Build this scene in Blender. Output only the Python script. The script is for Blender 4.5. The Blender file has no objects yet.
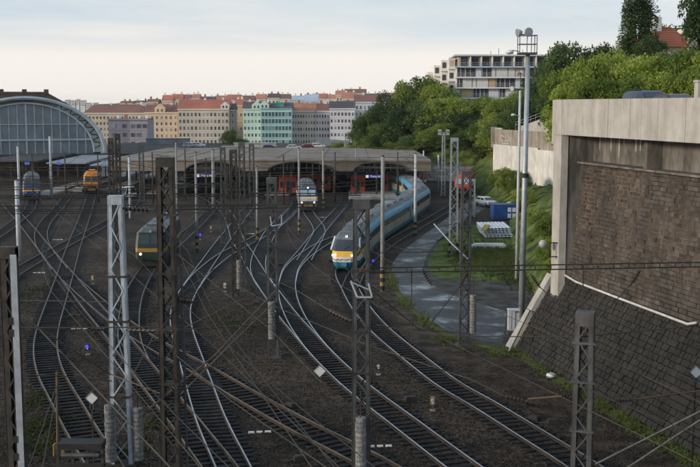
import bpy, bmesh, math, random
import numpy as np
from mathutils import Vector, Matrix
R = random.Random(7)
S = bpy.context.scene
COL = S.collection

# ------------------------------------------------------------------ camera
FPX, CAMH = 1050.0, 16.0
TILT = math.atan(127.5 / FPX)
sT, cT = math.sin(TILT), math.cos(TILT)
cam = bpy.data.cameras.new('camera')
cam.sensor_width = 36.0
cam.lens = 36.0 * FPX / 700.0
cam.clip_start = 0.5
cam.clip_end = 20000
camo = bpy.data.objects.new('camera', cam)
COL.objects.link(camo)
camo.location = (0, 0, CAMH)
camo.rotation_euler = (math.pi / 2 - TILT, 0, 0)
S.camera = camo

# ------------------------------------------------------------------ sky
SUN_AZ = math.radians(-112)      # light comes from the left, a little behind the camera (azimuth from +Y, clockwise)
SUN_EL = math.radians(13)
W = bpy.data.worlds.new('World')
S.world = W
W.use_nodes = True
nt = W.node_tree
nt.nodes.clear()
def N(t, typ, **kw):
    n = t.nodes.new(typ)
    for k, v in kw.items():
        if k in n.inputs.keys():
            n.inputs[k].default_value = v
        else:
            setattr(n, k, v)
    return n
sky = N(nt, 'ShaderNodeTexSky', sky_type='NISHITA', sun_disc=False, sun_elevation=SUN_EL, sun_rotation=SUN_AZ,
        altitude=250, air_density=1.0, dust_density=2.0, ozone_density=1.0)
skym = N(nt, 'ShaderNodeMix', data_type='RGBA', blend_type='MULTIPLY')
skym.inputs[0].default_value = 1.0
nt.links.new(sky.outputs[0], skym.inputs[6])
skym.inputs[7].default_value = (1.0, 0.96, 0.92, 1)
tc = N(nt, 'ShaderNodeTexCoord')
mp = N(nt, 'ShaderNodeMapping')
mp.inputs['Scale'].default_value = (1.0, 1.0, 7.0)
mp.inputs['Rotation'].default_value = (0.03, 0.05, 0)
nt.links.new(tc.outputs['Generated'], mp.inputs[0])
cn = N(nt, 'ShaderNodeTexNoise', Scale=1.6, Detail=6.0, Roughness=0.55, Distortion=0.3)
nt.links.new(mp.outputs[0], cn.inputs['Vector'])
cr = N(nt, 'ShaderNodeValToRGB')
cr.color_ramp.elements[0].position = 0.50
cr.color_ramp.elements[0].color = (0, 0, 0, 1)
cr.color_ramp.elements[1].position = 0.74
cr.color_ramp.elements[1].color = (1, 1, 1, 1)
nt.links.new(cn.outputs[0], cr.inputs[0])
# thin veil of cloud: thick near the horizon, streaky higher up
sep = N(nt, 'ShaderNodeSeparateXYZ')
nt.links.new(tc.outputs['Generated'], sep.inputs[0])
el = N(nt, 'ShaderNodeMapRange', clamp=True)
el.inputs[1].default_value = 0.046
el.inputs[2].default_value = 0.082
el.inputs[3].default_value = 0.96
el.inputs[4].default_value = 0.0
nt.links.new(sep.outputs[2], el.inputs[0])
mx = N(nt, 'ShaderNodeMath', operation='MAXIMUM')
ml = N(nt, 'ShaderNodeMath', operation='MULTIPLY')
ml.inputs[1].default_value = 0.85
nt.links.new(cr.outputs[0], ml.inputs[0])
nt.links.new(ml.outputs[0], mx.inputs[0])
nt.links.new(el.outputs[0], mx.inputs[1])
veil = N(nt, 'ShaderNodeMix', data_type='RGBA')
nt.links.new(mx.outputs[0], veil.inputs[0])
blue = N(nt, 'ShaderNodeMix', data_type='RGBA')      # upper air: nishita blended with a pale grey blue high haze
blue.inputs[0].default_value = 0.62
nt.links.new(skym.outputs[2], blue.inputs[6])
blue.inputs[7].default_value = (6.5, 8.3, 10.2, 1)
nt.links.new(blue.outputs[2], veil.inputs[6])
veil.inputs[7].default_value = (9.3, 8.75, 8.1, 1)
bg = N(nt, 'ShaderNodeBackground', Strength=0.105)
nt.links.new(veil.outputs[2], bg.inputs[0])
wo = N(nt, 'ShaderNodeOutputWorld')
nt.links.new(bg.outputs[0], wo.inputs[0])

# ------------------------------------------------------------------ sun and exposure
sl = bpy.data.lights.new('sun', 'SUN')
sl.energy = 3.0
sl.angle = math.radians(9)
sl.color = (1.0, 0.86, 0.70)
so = bpy.data.objects.new('sun', sl)
COL.objects.link(so)
sd = Vector((math.sin(SUN_AZ) * math.cos(SUN_EL), math.cos(SUN_AZ) * math.cos(SUN_EL), math.sin(SUN_EL)))
so.rotation_euler = (-sd).to_track_quat('-Z', 'Y').to_euler()
S.view_settings.view_transform = 'Standard'
S.view_settings.look = 'None'
S.view_settings.exposure = 0.0
S.view_settings.gamma = 1.0
S.view_settings.use_curve_mapping = False
S.cycles.max_bounces = 4
S.cycles.diffuse_bounces = 2
S.cycles.glossy_bounces = 2
S.cycles.transmission_bounces = 2
S.cycles.volume_bounces = 0
S.cycles.use_adaptive_sampling = True
S.cycles.adaptive_threshold = 0.03
S.cycles.transparent_max_bounces = 8
S.cycles.use_denoising = True

# ------------------------------------------------------------------ layout helpers (survey of the place from the camera station)
def ray(px, py):
    a, b = (px - 350.0) / FPX, -(py - 233.5) / FPX
    return Vector((a, cT + b * sT, -sT + b * cT))
def G(px, py, h=0.0):
    r = ray(px, py)
    return Vector((0, 0, CAMH)) + r * ((h - CAMH) / r.z)
def D(px, py, Y):
    r = ray(px, py)
    return Vector((0, 0, CAMH)) + r * (Y / r.y)
WS = 0.2363
def wf(x0, Y, h):                       # the right-hand wall's own frame
    return Vector((x0 - WS * Y, Y, h))

# ------------------------------------------------------------------ mesh helpers
class MB:
    def __init__(s):
        s.v, s.f = [], []
    def add(s, vs, fs):
        o = len(s.v)
        s.v += [tuple(p) for p in vs]
        s.f += [tuple(o + i for i in f) for f in fs]
        return s
    def bx(s, x0, x1, y0, y1, z0, z1):
        return s.add([(x0, y0, z0), (x1, y0, z0), (x1, y1, z0), (x0, y1, z0), (x0, y0, z1), (x1, y0, z1), (x1, y1, z1), (x0, y1, z1)],
                     [(3, 2, 1, 0), (4, 5, 6, 7), (0, 1, 5, 4), (1, 2, 6, 5), (2, 3, 7, 6), (3, 0, 4, 7)])
    def hexa(s, b, t):                  # bottom four, top four
        return s.add(list(b) + list(t), [(3, 2, 1, 0), (4, 5, 6, 7), (0, 1, 5, 4), (1, 2, 6, 5), (2, 3, 7, 6), (3, 0, 4, 7)])
    def bar(s, p, q, w, h=None, up=(0, 0, 1)):
        p, q = Vector(p), Vector(q)
        h = h or w
        d = (q - p).normalized()
        u = Vector(up)
        if abs(d.dot(u)) > 0.95:
            u = Vector((0, 1, 0))
        a = d.cross(u).normalized() * (w / 2)
        b = a.cross(d).normalized() * (h / 2)
        return s.hexa([p - a - b, p + a - b, p + a + b, p - a + b], [q - a - b, q + a - b, q + a + b, q - a + b])
    def tube(s, pts, r, n=6, cap=True):
        pts = [Vector(p) for p in pts]
        rs = r if isinstance(r, (list, tuple)) else [r] * len(pts)
        o = len(s.v)
        for i, p in enumerate(pts):
            d = (pts[min(i + 1, len(pts) - 1)] - pts[max(i - 1, 0)])
            d = d.normalized() if d.length > 1e-9 else Vector((0, 0, 1))
            u = Vector((0, 0, 1)) if abs(d.z) < 0.9 else Vector((0, 1, 0))
            a = d.cross(u).normalized()
            b = a.cross(d).normalized()
            for k in range(n):
                t = 2 * math.pi * k / n
                s.v.append(tuple(p + (a * math.cos(t) + b * math.sin(t)) * rs[i]))
        for i in range(len(pts) - 1):
            for k in range(n):
                s.f.append((o + i * n + k, o + i * n + (k + 1) % n, o + (i + 1) * n + (k + 1) % n, o + (i + 1) * n + k))
        if cap:
            s.f.append(tuple(o + k for k in range(n))[::-1])
            s.f.append(tuple(o + (len(pts) - 1) * n + k for k in range(n)))
        return s
    def prism(s, poly, fn, a, b):       # poly of (u,v); fn(u,v,w) -> point
        n = len(poly)
        vs = [fn(u, v, a) for u, v in poly] + [fn(u, v, b) for u, v in poly]
        return s.add(vs, [tuple(range(n))[::-1], tuple(range(n, 2 * n))] + [(i, (i + 1) % n, n + (i + 1) % n, n + i) for i in range(n)])
    def grid(s, rows):
        n = len(rows[0])
        o = len(s.v)
        for r in rows:
            s.v += [tuple(p) for p in r]
        for i in range(len(rows) - 1):
            for j in range(n - 1):
                s.f.append((o + i * n + j, o + i * n + j + 1, o + (i + 1) * n + j + 1, o + (i + 1) * n + j))
        return s
    def ball(s, c, r, n=8, m=5, sz=1.0):
        c = Vector(c)
        return s.grid([[c + Vector((r * math.sin(math.pi * i / m) * math.cos(2 * math.pi * j / n), r * math.sin(math.pi * i / m) * math.sin(2 * math.pi * j / n), r * sz * math.cos(math.pi * i / m))) for j in range(n + 1)] for i in range(m + 1)])
    def mesh(s, name, mat, off=None, smooth=False):
        me = bpy.data.meshes.new(name)
        v = s.v if off is None else [(p[0] - off[0], p[1] - off[1], p[2] - off[2]) for p in s.v]
        me.from_pydata(v, [], s.f)
        if mat:
            me.materials.append(mat)
        if smooth:
            me.shade_smooth()
        me.update()
        return me
def put(name, me, parent=None, loc=None, mtx=None):
    o = bpy.data.objects.new(name, me)
    COL.objects.link(o)
    if parent:
        o.parent = parent
    if mtx is not None:
        o.matrix_local = mtx
    elif loc is not None:
        o.location = loc
    return o
def part(name, mb, mat, parent=None, world=True, smooth=False, kind=None):
    """world=True: coordinates are world ones and parent has only a location."""
    off = parent_off(parent) if (parent and world) else None
    o = put(name, mb.mesh(name, mat, off, smooth), parent)
    if kind:
        o['kind'] = kind
    return o
def parent_off(p):
    v = Vector((0, 0, 0))
    while p:
        v += p.location
        p = p.parent
    return v
def thing(name, label, cat, loc=(0, 0, 0), rz=0.0, group=None):
    o = bpy.data.objects.new(name, None)
    COL.objects.link(o)
    o.location = loc
    o.rotation_euler = (0, 0, rz)
    o.empty_display_size = 0.3
    return tag(o, label, cat, group)
def tag(o, label, cat, group=None):
    o['label'] = label
    o['category'] = cat
    if group:
        o['group'] = group
    return o
def solo(name, mb, mat, label, cat, group=None, smooth=False):
    c = np.array(mb.v)
    base = Vector((float(c[:, 0].mean()), float(c[:, 1].mean()), float(c[:, 2].min())))
    o = put(name, mb.mesh(name, mat, base, smooth), None, base)
    return tag(o, label, cat, group)
def struct(name, mb, mat, kind='structure', smooth=False):
    o = put(name, mb.mesh(name, mat, None, smooth))
    o['kind'] = kind
    return o
_bc = {}
def sbox(name, dims, mat, parent, loc, mtx=None):        # box with shared mesh, origin at its centre
    k = (tuple(round(d, 3) for d in dims), mat.name)
    if k not in _bc:
        x, y, z = [d / 2 for d in dims]
        _bc[k] = MB().bx(-x, x, -y, y, -z, z).mesh(name, mat)
    return put(name, _bc[k], parent, loc, mtx)
def spline(pts, step):
    P = [Vector(p) for p in pts]
    P = [P[0] * 2 - P[1]] + P + [P[-1] * 2 - P[-2]]
    out = []
    for i in range(1, len(P) - 2):
        p0, p1, p2, p3 = P[i - 1], P[i], P[i + 1], P[i + 2]
        # centripetal catmull-rom
        t0 = 0.0
        t1 = t0 + max((p1 - p0).length, 1e-4) ** 0.5
        t2 = t1 + max((p2 - p1).length, 1e-4) ** 0.5
        t3 = t2 + max((p3 - p2).length, 1e-4) ** 0.5
        n = 24
        for k in range(n):
            t = t1 + (t2 - t1) * k / n
            a1 = p0 * ((t1 - t) / (t1 - t0)) + p1 * ((t - t0) / (t1 - t0))
            a2 = p1 * ((t2 - t) / (t2 - t1)) + p2 * ((t - t1) / (t2 - t1))
            a3 = p2 * ((t3 - t) / (t3 - t2)) + p3 * ((t - t2) / (t3 - t2))
            b1 = a1 * ((t2 - t) / (t2 - t0)) + a2 * ((t - t0) / (t2 - t0))
            b2 = a2 * ((t3 - t) / (t3 - t1)) + a3 * ((t - t1) / (t3 - t1))
            out.append(b1 * ((t2 - t) / (t2 - t1)) + b2 * ((t - t1) / (t2 - t1)))
    out.append(P[-2])
    for _ in range(60):                                   # relax so that the curve is as even as a laid track
        q = [out[0]] + [out[i] * 0.5 + (out[i - 1] + out[i + 1]) * 0.25 for i in range(1, len(out) - 1)] + [out[-1]]
        out = q
    res, acc = [out[0]], 0.0
    for a, b in zip(out, out[1:]):
        L = (b - a).length
        while acc + L >= step:
            a = a + (b - a) * ((step - acc) / L)
            L = (b - a).length
            acc = 0.0
            res.append(a.copy())
            if L < 1e-9:
                break
        acc += L
    return res

# ------------------------------------------------------------------ materials
def mat(name, col, rough=0.8, metal=0.0, var=0.25, sc=2.0, bump=0.0, bsc=30.0, col2=None, emit=None, es=1.0, spec=0.4, lo=0.35, hi=0.65, stretch=None, stain=0.0, ssc=0.35, orand=0.0):
    m = bpy.data.materials.new(name)
    m.use_nodes = True
    t = m.node_tree
    b = t.nodes['Principled BSDF']
    b.inputs['Roughness'].default_value = rough
    b.inputs['Metallic'].default_value = metal
    b.inputs['Specular IOR Level'].default_value = spec
    g = N(t, 'ShaderNodeNewGeometry')
    vec = g.outputs['Position']
    if stretch:
        mp = N(t, 'ShaderNodeMapping')
        mp.inputs['Scale'].default_value = stretch
        t.links.new(vec, mp.inputs[0])
        vec = mp.outputs[0]
    n1 = N(t, 'ShaderNodeTexNoise', Scale=sc, Detail=6.0, Roughness=0.6)
    t.links.new(vec, n1.inputs['Vector'])
    rmp = N(t, 'ShaderNodeValToRGB')
    c = tuple(col)
    a = tuple(x * (1 - var) for x in c)
    d = tuple(col2) if col2 else tuple(min(1, x * (1 + var)) for x in c)
    rmp.color_ramp.elements[0].position = lo
    rmp.color_ramp.elements[0].color = a + (1,)
    rmp.color_ramp.elements[1].position = hi
    rmp.color_ramp.elements[1].color = d + (1,)
    t.links.new(n1.outputs[0], rmp.inputs[0])
    colout = rmp.outputs[0]
    def mulby(colout, val):
        mm = N(t, 'ShaderNodeMix', data_type='RGBA', blend_type='MULTIPLY')
        mm.inputs[0].default_value = 1.0
        t.links.new(colout, mm.inputs[6])
        t.links.new(val, mm.inputs[7])
        return mm.outputs[2]
    if stain:                                   # broad weathering: runs of water, soot and patches
        ms = N(t, 'ShaderNodeMapping')
        ms.inputs['Scale'].default_value = (1.6, 1.6, 0.45)
        t.links.new(g.outputs['Position'], ms.inputs[0])
        ns = N(t, 'ShaderNodeTexNoise', Scale=ssc, Detail=7.0, Roughness=0.68)
        t.links.new(ms.outputs[0], ns.inputs['Vector'])
        rs = N(t, 'ShaderNodeMapRange', clamp=True)
        rs.inputs[1].default_value = 0.36
        rs.inputs[2].default_value = 0.62
        rs.inputs[3].default_value = 1.0 - stain
        rs.inputs[4].default_value = 1.0 + stain * .35
        t.links.new(ns.outputs[0], rs.inputs[0])
        colout = mulby(colout, rs.outputs[0])
    if orand:
        oi = N(t, 'ShaderNodeObjectInfo')
        ro = N(t, 'ShaderNodeMapRange')
        ro.inputs[3].default_value = 1.0 - orand
        ro.inputs[4].default_value = 1.0 + orand
        t.links.new(oi.outputs['Random'], ro.inputs[0])
        colout = mulby(colout, ro.outputs[0])
    t.links.new(colout, b.inputs['Base Color'])
    if bump:
        n2 = N(t, 'ShaderNodeTexNoise', Scale=bsc, Detail=5.0, Roughness=0.65)
        t.links.new(g.outputs['Position'], n2.inputs['Vector'])
        bn = N(t, 'ShaderNodeBump', Strength=bump, Distance=0.05)
        t.links.new(n2.outputs[0], bn.inputs['Height'])
        t.links.new(bn.outputs[0], b.inputs['Normal'])
    if emit:
        b.inputs['Emission Color'].default_value = tuple(emit) + (1,)
        b.inputs['Emission Strength'].default_value = es
    return m
def leafmat(name, c1, c2, sc=0.9):
    m = bpy.data.materials.new(name)
    m.use_nodes = True
    t = m.node_tree
    t.nodes.clear()
    g = N(t, 'ShaderNodeNewGeometry')
    oi = N(t, 'ShaderNodeObjectInfo')
    n1 = N(t, 'ShaderNodeTexNoise', Scale=sc, Detail=3.0)
    t.links.new(g.outputs['Position'], n1.inputs['Vector'])
    ad = N(t, 'ShaderNodeMath', operation='MULTIPLY_ADD')
    ad.inputs[1].default_value = 0.7
    t.links.new(oi.outputs['Random'], ad.inputs[0])
    rnd = N(t, 'ShaderNodeMath', operation='MULTIPLY_ADD')
    rnd.inputs[1].default_value = 0.25
    rnd.inputs[2].default_value = -0.42
    t.links.new(g.outputs['Random Per Island'], rnd.inputs[0])
    a2 = N(t, 'ShaderNodeMath', operation='ADD')
    t.links.new(n1.outputs[0], a2.inputs[0])
    t.links.new(rnd.outputs[0], a2.inputs[1])
    t.links.new(a2.outputs[0], ad.inputs[2])
    rm = N(t, 'ShaderNodeValToRGB')
    rm.color_ramp.elements[0].position = 0.2
    rm.color_ramp.elements[0].color = tuple(c1) + (1,)
    rm.color_ramp.elements[1].position = 0.8
    rm.color_ramp.elements[1].color = tuple(c2) + (1,)
    t.links.new(ad.outputs[0], rm.inputs[0])
    df = N(t, 'ShaderNodeBsdfPrincipled', Roughness=0.6)
    df.inputs['Specular IOR Level'].default_value = 0.25
    tr = N(t, 'ShaderNodeBsdfTranslucent')
    mxs = N(t, 'ShaderNodeMixShader')
    mxs.inputs[0].default_value = 0.48
    t.links.new(rm.outputs[0], df.inputs['Base Color'])
    t.links.new(rm.outputs[0], tr.inputs['Color'])
    t.links.new(df.outputs[0], mxs.inputs[1])
    t.links.new(tr.outputs[0], mxs.inputs[2])
    o = N(t, 'ShaderNodeOutputMaterial')
    t.links.new(mxs.outputs[0], o.inputs[0])
    return m
def groundmat():
    m = bpy.data.materials.new('ballast_ground')
    m.use_nodes = True
    t = m.node_tree
    b = t.nodes['Principled BSDF']
    b.inputs['Roughness'].default_value = 0.95
    b.inputs['Specular IOR Level'].default_value = 0.15
    g = N(t, 'ShaderNodeNewGeometry')
    pos = g.outputs['Position']
    big = N(t, 'ShaderNodeTexNoise', Scale=0.11, Detail=5.0, Roughness=0.6)
    mid = N(t, 'ShaderNodeTexNoise', Scale=0.9, Detail=6.0, Roughness=0.7)
    vor = N(t, 'ShaderNodeTexVoronoi', Scale=6.5)
    grn = N(t, 'ShaderNodeTexNoise', Scale=0.23, Detail=7.0, Roughness=0.75)
    for n in (big, mid, vor, grn):
        t.links.new(pos, n.inputs['Vector'])
    r1 = N(t, 'ShaderNodeValToRGB')
    r1.color_ramp.elements[0].position = 0.38
    r1.color_ramp.elements[0].color = (0.035, 0.0285, 0.0235, 1)
    r1.color_ramp.elements[1].position = 0.66
    r1.color_ramp.elements[1].color = (0.095, 0.073, 0.056, 1)
    t.links.new(big.outputs[0], r1.inputs[0])
    r2 = N(t, 'ShaderNodeValToRGB')
    r2.color_ramp.elements[0].position = 0.3
    r2.color_ramp.elements[0].color = (0.45, 0.45, 0.45, 1)
    r2.color_ramp.elements[1].position = 0.75
    r2.color_ramp.elements[1].color = (1.25, 1.2, 1.15, 1)
    t.links.new(mid.outputs[0], r2.inputs[0])
    m1 = N(t, 'ShaderNodeMix', data_type='RGBA', blend_type='MULTIPLY')
    m1.inputs[0].default_value = 1.0
    t.links.new(r1.outputs[0], m1.inputs[6])
    t.links.new(r2.outputs[0], m1.inputs[7])
    m2 = N(t, 'ShaderNodeMix', data_type='RGBA', blend_type='MULTIPLY')
    m2.inputs[0].default_value = 0.85
    t.links.new(m1.outputs[2], m2.inputs[6])
    vbw = N(t, 'ShaderNodeMapRange')
    vbw.inputs[3].default_value = 0.15
    vbw.inputs[4].default_value = 1.5
    vsep = N(t, 'ShaderNodeSeparateColor')
    t.links.new(vor.outputs['Color'], vsep.inputs[0])
    t.links.new(vsep.outputs[0], vbw.inputs[0])
    t.links.new(vbw.outputs[0], m2.inputs[7])
    r3 = N(t, 'ShaderNodeValToRGB')
    r3.color_ramp.elements[0].position = 0.61
    r3.color_ramp.elements[0].color = (0, 0, 0, 1)
    r3.color_ramp.elements[1].position = 0.72
    r3.color_ramp.elements[1].color = (0.7, 0.7, 0.7, 1)
    t.links.new(grn.outputs[0], r3.inputs[0])
    m3 = N(t, 'ShaderNodeMix', data_type='RGBA')
    t.links.new(r3.outputs[0], m3.inputs[0])
    t.links.new(m2.outputs[2], m3.inputs[6])
    m3.inputs[7].default_value = (0.045, 0.055, 0.02, 1)
    t.links.new(m3.outputs[2], b.inputs['Base Color'])
    bn = N(t, 'ShaderNodeBump', Strength=0.8, Distance=0.06)
    t.links.new(vor.outputs['Distance'], bn.inputs['Height'])
    t.links.new(bn.outputs[0], b.inputs['Normal'])
    return m
MAT = {}
def mk(k, *a, **kw):
    MAT[k] = mat(k, *a, **kw)
MAT['ground'] = groundmat()
mk('rail_bright', (0.42, 0.44, 0.47), 0.32, 1.0, 0.2, 0.6)
mk('rail_dull', (0.12, 0.10, 0.082), 0.45, 0.7, 0.3, 0.7, col2=(0.21, 0.178, 0.15))
mk('rail_web', (0.040, 0.027, 0.019), 0.9, 0, 0.3)
mk('sleeper', (0.017, 0.0165, 0.017), 0.75, 0, 0.4, 1.2, 0.4, 12, col2=(0.030, 0.030, 0.032), spec=0.15, orand=0.4)
mk('galv', (0.34, 0.37, 0.40), 0.5, 0.35, 0.15, 3, 0.1)
mk('white_steel', (0.40, 0.45, 0.50), 0.55, 0.1, 0.18, 2.2, 0.1, stain=.35, ssc=1.2)
mk('dark_steel', (0.040, 0.038, 0.037), 0.7, 0.2, 0.35, 2, 0.15, col2=(0.070, 0.056, 0.045), stain=.3, ssc=1.5)
mk('grey_steel', (0.080, 0.083, 0.083), 0.6, 0.2, 0.25, 2, 0.15, stain=.35, ssc=1.5)
mk('concrete_pole', (0.24, 0.24, 0.23), 0.85, 0, 0.18, 2, 0.1)
mk('pale_pole', (0.46, 0.48, 0.50), 0.7, 0, 0.15, 2)
mk('yellow', (0.24, 0.18, 0.055), 0.75, 0, 0.25, 3)
mk('black', (0.018, 0.018, 0.018), 0.7, 0, 0.2, 3)
mk('weight', (0.19, 0.19, 0.185), 0.85, 0, 0.35, 5, 0.2)
mk('insulator', (0.05, 0.028, 0.022), 0.3, 0, 0.25, 4)
mk('wire_dark', (0.035, 0.033, 0.03), 0.6, 0.3, 0.2, 2)
mk('wire_rust', (0.11, 0.070, 0.045), 0.75, 0.1, 0.3, 1)
mk('wire_olive', (0.060, 0.055, 0.038), 0.7, 0.2, 0.2, 1)
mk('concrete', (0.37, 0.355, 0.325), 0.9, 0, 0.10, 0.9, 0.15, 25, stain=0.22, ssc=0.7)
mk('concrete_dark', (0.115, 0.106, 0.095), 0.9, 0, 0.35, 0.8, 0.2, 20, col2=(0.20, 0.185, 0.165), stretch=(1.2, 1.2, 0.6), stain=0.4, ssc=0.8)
mk('concrete_stained_shaded', (0.085, 0.08, 0.072), 0.9, 0, 0.3, 0.9, 0.2, 20, col2=(0.24, 0.22, 0.195), stretch=(2.5, 2.5, 0.4), lo=.4, hi=.75)  # stains plus the shade of the pier's side, both put into the colour
mk('concrete_white', (0.55, 0.535, 0.50), 0.9, 0, 0.1, 0.5, 0.12, 12, stain=.22, ssc=.6)
mk('concrete_tan', (0.27, 0.235, 0.19), 0.9, 0, 0.2, 0.6, 0.12, 12, stain=.3, ssc=.6)
mk('stone', (0.058, 0.051, 0.044), 0.9, 0, 0.35, 1.3, 0.35, 14, col2=(0.096, 0.085, 0.073), stain=0.45)
mk('stone_b', (0.052, 0.045, 0.038), 0.9, 0, 0.35, 1.1, 0.35, 14, col2=(0.086, 0.074, 0.062), stain=0.45)
mk('stone_c', (0.072, 0.062, 0.052), 0.9, 0, 0.35, 1.6, 0.35, 14, col2=(0.118, 0.101, 0.084), stain=0.45)
mk('slope_stone', (0.030, 0.0275, 0.0245), 0.92, 0, 0.35, 1.3, 0.4, 14, col2=(0.040, 0.036, 0.031), stain=0.4, orand=0.12)
mk('slope_stone_b', (0.026, 0.024, 0.0205), 0.92, 0, 0.35, 1.3, 0.4, 14, col2=(0.035, 0.033, 0.027), stain=0.4, orand=0.12)
mk('mortar_orange', (0.085, 0.058, 0.040), 0.95, 0, 0.4, 0.3, 0.2, 20, col2=(0.30, 0.165, 0.088), lo=0.40, hi=0.60)
mk('mortar_dark', (0.014, 0.0125, 0.011), 0.95, 0, 0.4, 0.8, 0.2, 20)
mk('pipe', (0.52, 0.52, 0.50), 0.5, 0, 0.15, 2)
mk('grass', (0.050, 0.075, 0.020), 0.95, 0, 0.45, 0.5, 0.5, 9, col2=(0.150, 0.195, 0.050), spec=0.1, stain=.35, ssc=.4)
mk('verge', (0.060, 0.060, 0.024), 0.95, 0, 0.4, 0.6, 0.6, 10, col2=(0.12, 0.135, 0.04), spec=0.1)
mk('earth', (0.046, 0.035, 0.027), 0.95, 0, 0.45, 0.9, 0.9, 7, col2=(0.090, 0.069, 0.052), spec=0.15, stain=0.4, ssc=.5)
mk('gravel_yard', (0.055, 0.053, 0.052), 0.9, 0, 0.35, 0.6, 0.4, 10, col2=(0.10, 0.098, 0.094), spec=0.15, stain=.4, ssc=.5)
mk('platform', (0.25, 0.24, 0.225), 0.9, 0, 0.25, 0.4)
mk('platform_pale', (0.34, 0.325, 0.31), 0.9, 0, 0.25, 0.4, stain=.25)
mk('roof_tan', (0.185, 0.155, 0.128), 0.92, 0, 0.25, 0.12, col2=(0.25, 0.212, 0.175), stain=.25, ssc=.2)
mk('canopy_dark', (0.05, 0.05, 0.052), 0.8, 0, 0.3, 0.4)
mk('canopy_grey', (0.20, 0.22, 0.25), 0.7, 0, 0.25, 0.3)
mk('glass_hall', (0.16, 0.19, 0.21), 0.25, 0.0, 0.25, 0.25, spec=0.6)
mk('hall_frame', (0.36, 0.42, 0.46), 0.6, 0.1, 0.15, 0.5)
mk('hall_rim', (0.40, 0.44, 0.42), 0.7, 0, 0.2, 0.3)
mk('lantern', (0.11, 0.075, 0.055), 0.85, 0, 0.3, 0.4)
mk('red_paint', (0.46, 0.075, 0.035), 0.6, 0, 0.2, 0.5)
mk('red_loco', (0.45, 0.05, 0.03), 0.4, 0, 0.15, 0.5)
mk('orange_loco', (0.62, 0.24, 0.025), 0.5, 0, 0.2, 0.7)
mk('green_loco', (0.009, 0.028, 0.020), 0.45, 0, 0.2, 0.8)
mk('ochre', (0.33, 0.19, 0.035), 0.5, 0, 0.2, 0.8)
mk('blue_loco', (0.035, 0.075, 0.20), 0.4, 0, 0.2, 0.8)
mk('cream', (0.62, 0.55, 0.40), 0.5, 0, 0.12, 0.8)
mk('blue_deep', (0.02, 0.06, 0.22), 0.45, 0, 0.2, 0.8)
mk('train_blue', (0.075, 0.34, 0.56), 0.4, 0, 0.12, 0.4)
mk('train_teal', (0.03, 0.19, 0.29), 0.45, 0, 0.2, 0.4)
mk('train_side', (0.36, 0.345, 0.29), 0.45, 0, 0.1, 0.4, stain=.25, ssc=.8)
mk('train_white', (0.68, 0.69, 0.70), 0.4, 0, 0.08, 0.4)
mk('train_yellow', (0.80, 0.45, 0.05), 0.4, 0, 0.08, 0.4)
mk('train_roof', (0.12, 0.135, 0.15), 0.55, 0, 0.3, 0.7, stain=.35, ssc=.8)
mk('train_glass', (0.022, 0.028, 0.036), 0.12, 0, 0.2, 0.6, spec=0.7)
mk('cab_glass', (0.32, 0.42, 0.50), 0.15, 0, 0.2, 0.6, spec=0.7)
mk('underframe', (0.025, 0.023, 0.022), 0.85, 0, 0.3, 1)
mk('headlight', (0.9, 0.85, 0.7), 0.3, 0, 0, emit=(1.0, 0.90, 0.68), es=1.3)
mk('lamp_off', (0.35, 0.35, 0.34), 0.3, 0, 0.1)
mk('blue_signal', (0.02, 0.02, 0.6), 0.3, 0, 0, emit=(0.022, 0.02, 1.0), es=4.5)
mk('sign_blue', (0.02, 0.03, 0.18), 0.5, 0, 0.1, emit=(0.02, 0.03, 0.3), es=0.25)
mk('sign_lit_blue', (0.04, 0.10, 0.45), 0.5, 0, 0.1, emit=(0.05, 0.12, 0.6), es=0.35)
mk('sign_white', (0.62, 0.62, 0.61), 0.5, 0, 0.04)
mk('sign_text', (0.7, 0.7, 0.7), 0.5, 0, 0.02, emit=(0.7, 0.72, 0.8), es=0.3)
mk('container_blue', (0.020, 0.075, 0.26), 0.55, 0, 0.25, 0.8)
mk('sheet_metal', (0.55, 0.60, 0.64), 0.45, 0.2, 0.18, 1.5)
mk('white_box', (0.62, 0.64, 0.66), 0.6, 0, 0.1, 1.5)
mk('car_blue', (0.03, 0.05, 0.15), 0.22, 0.2, 0.1, 1, spec=0.6)
mk('car_red', (0.22, 0.02, 0.025), 0.25, 0.1, 0.1, 1, spec=0.6)
mk('car_maroon', (0.05, 0.018, 0.03), 0.22, 0.2, 0.1, 1, spec=0.6)
mk('car_white', (0.7, 0.7, 0.7), 0.3, 0, 0.06, 1)
mk('car_silver', (0.42, 0.44, 0.46), 0.3, 0.3, 0.06, 1)
mk('bark', (0.065, 0.05, 0.038), 0.95, 0, 0.35, 2, 0.3)
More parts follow.
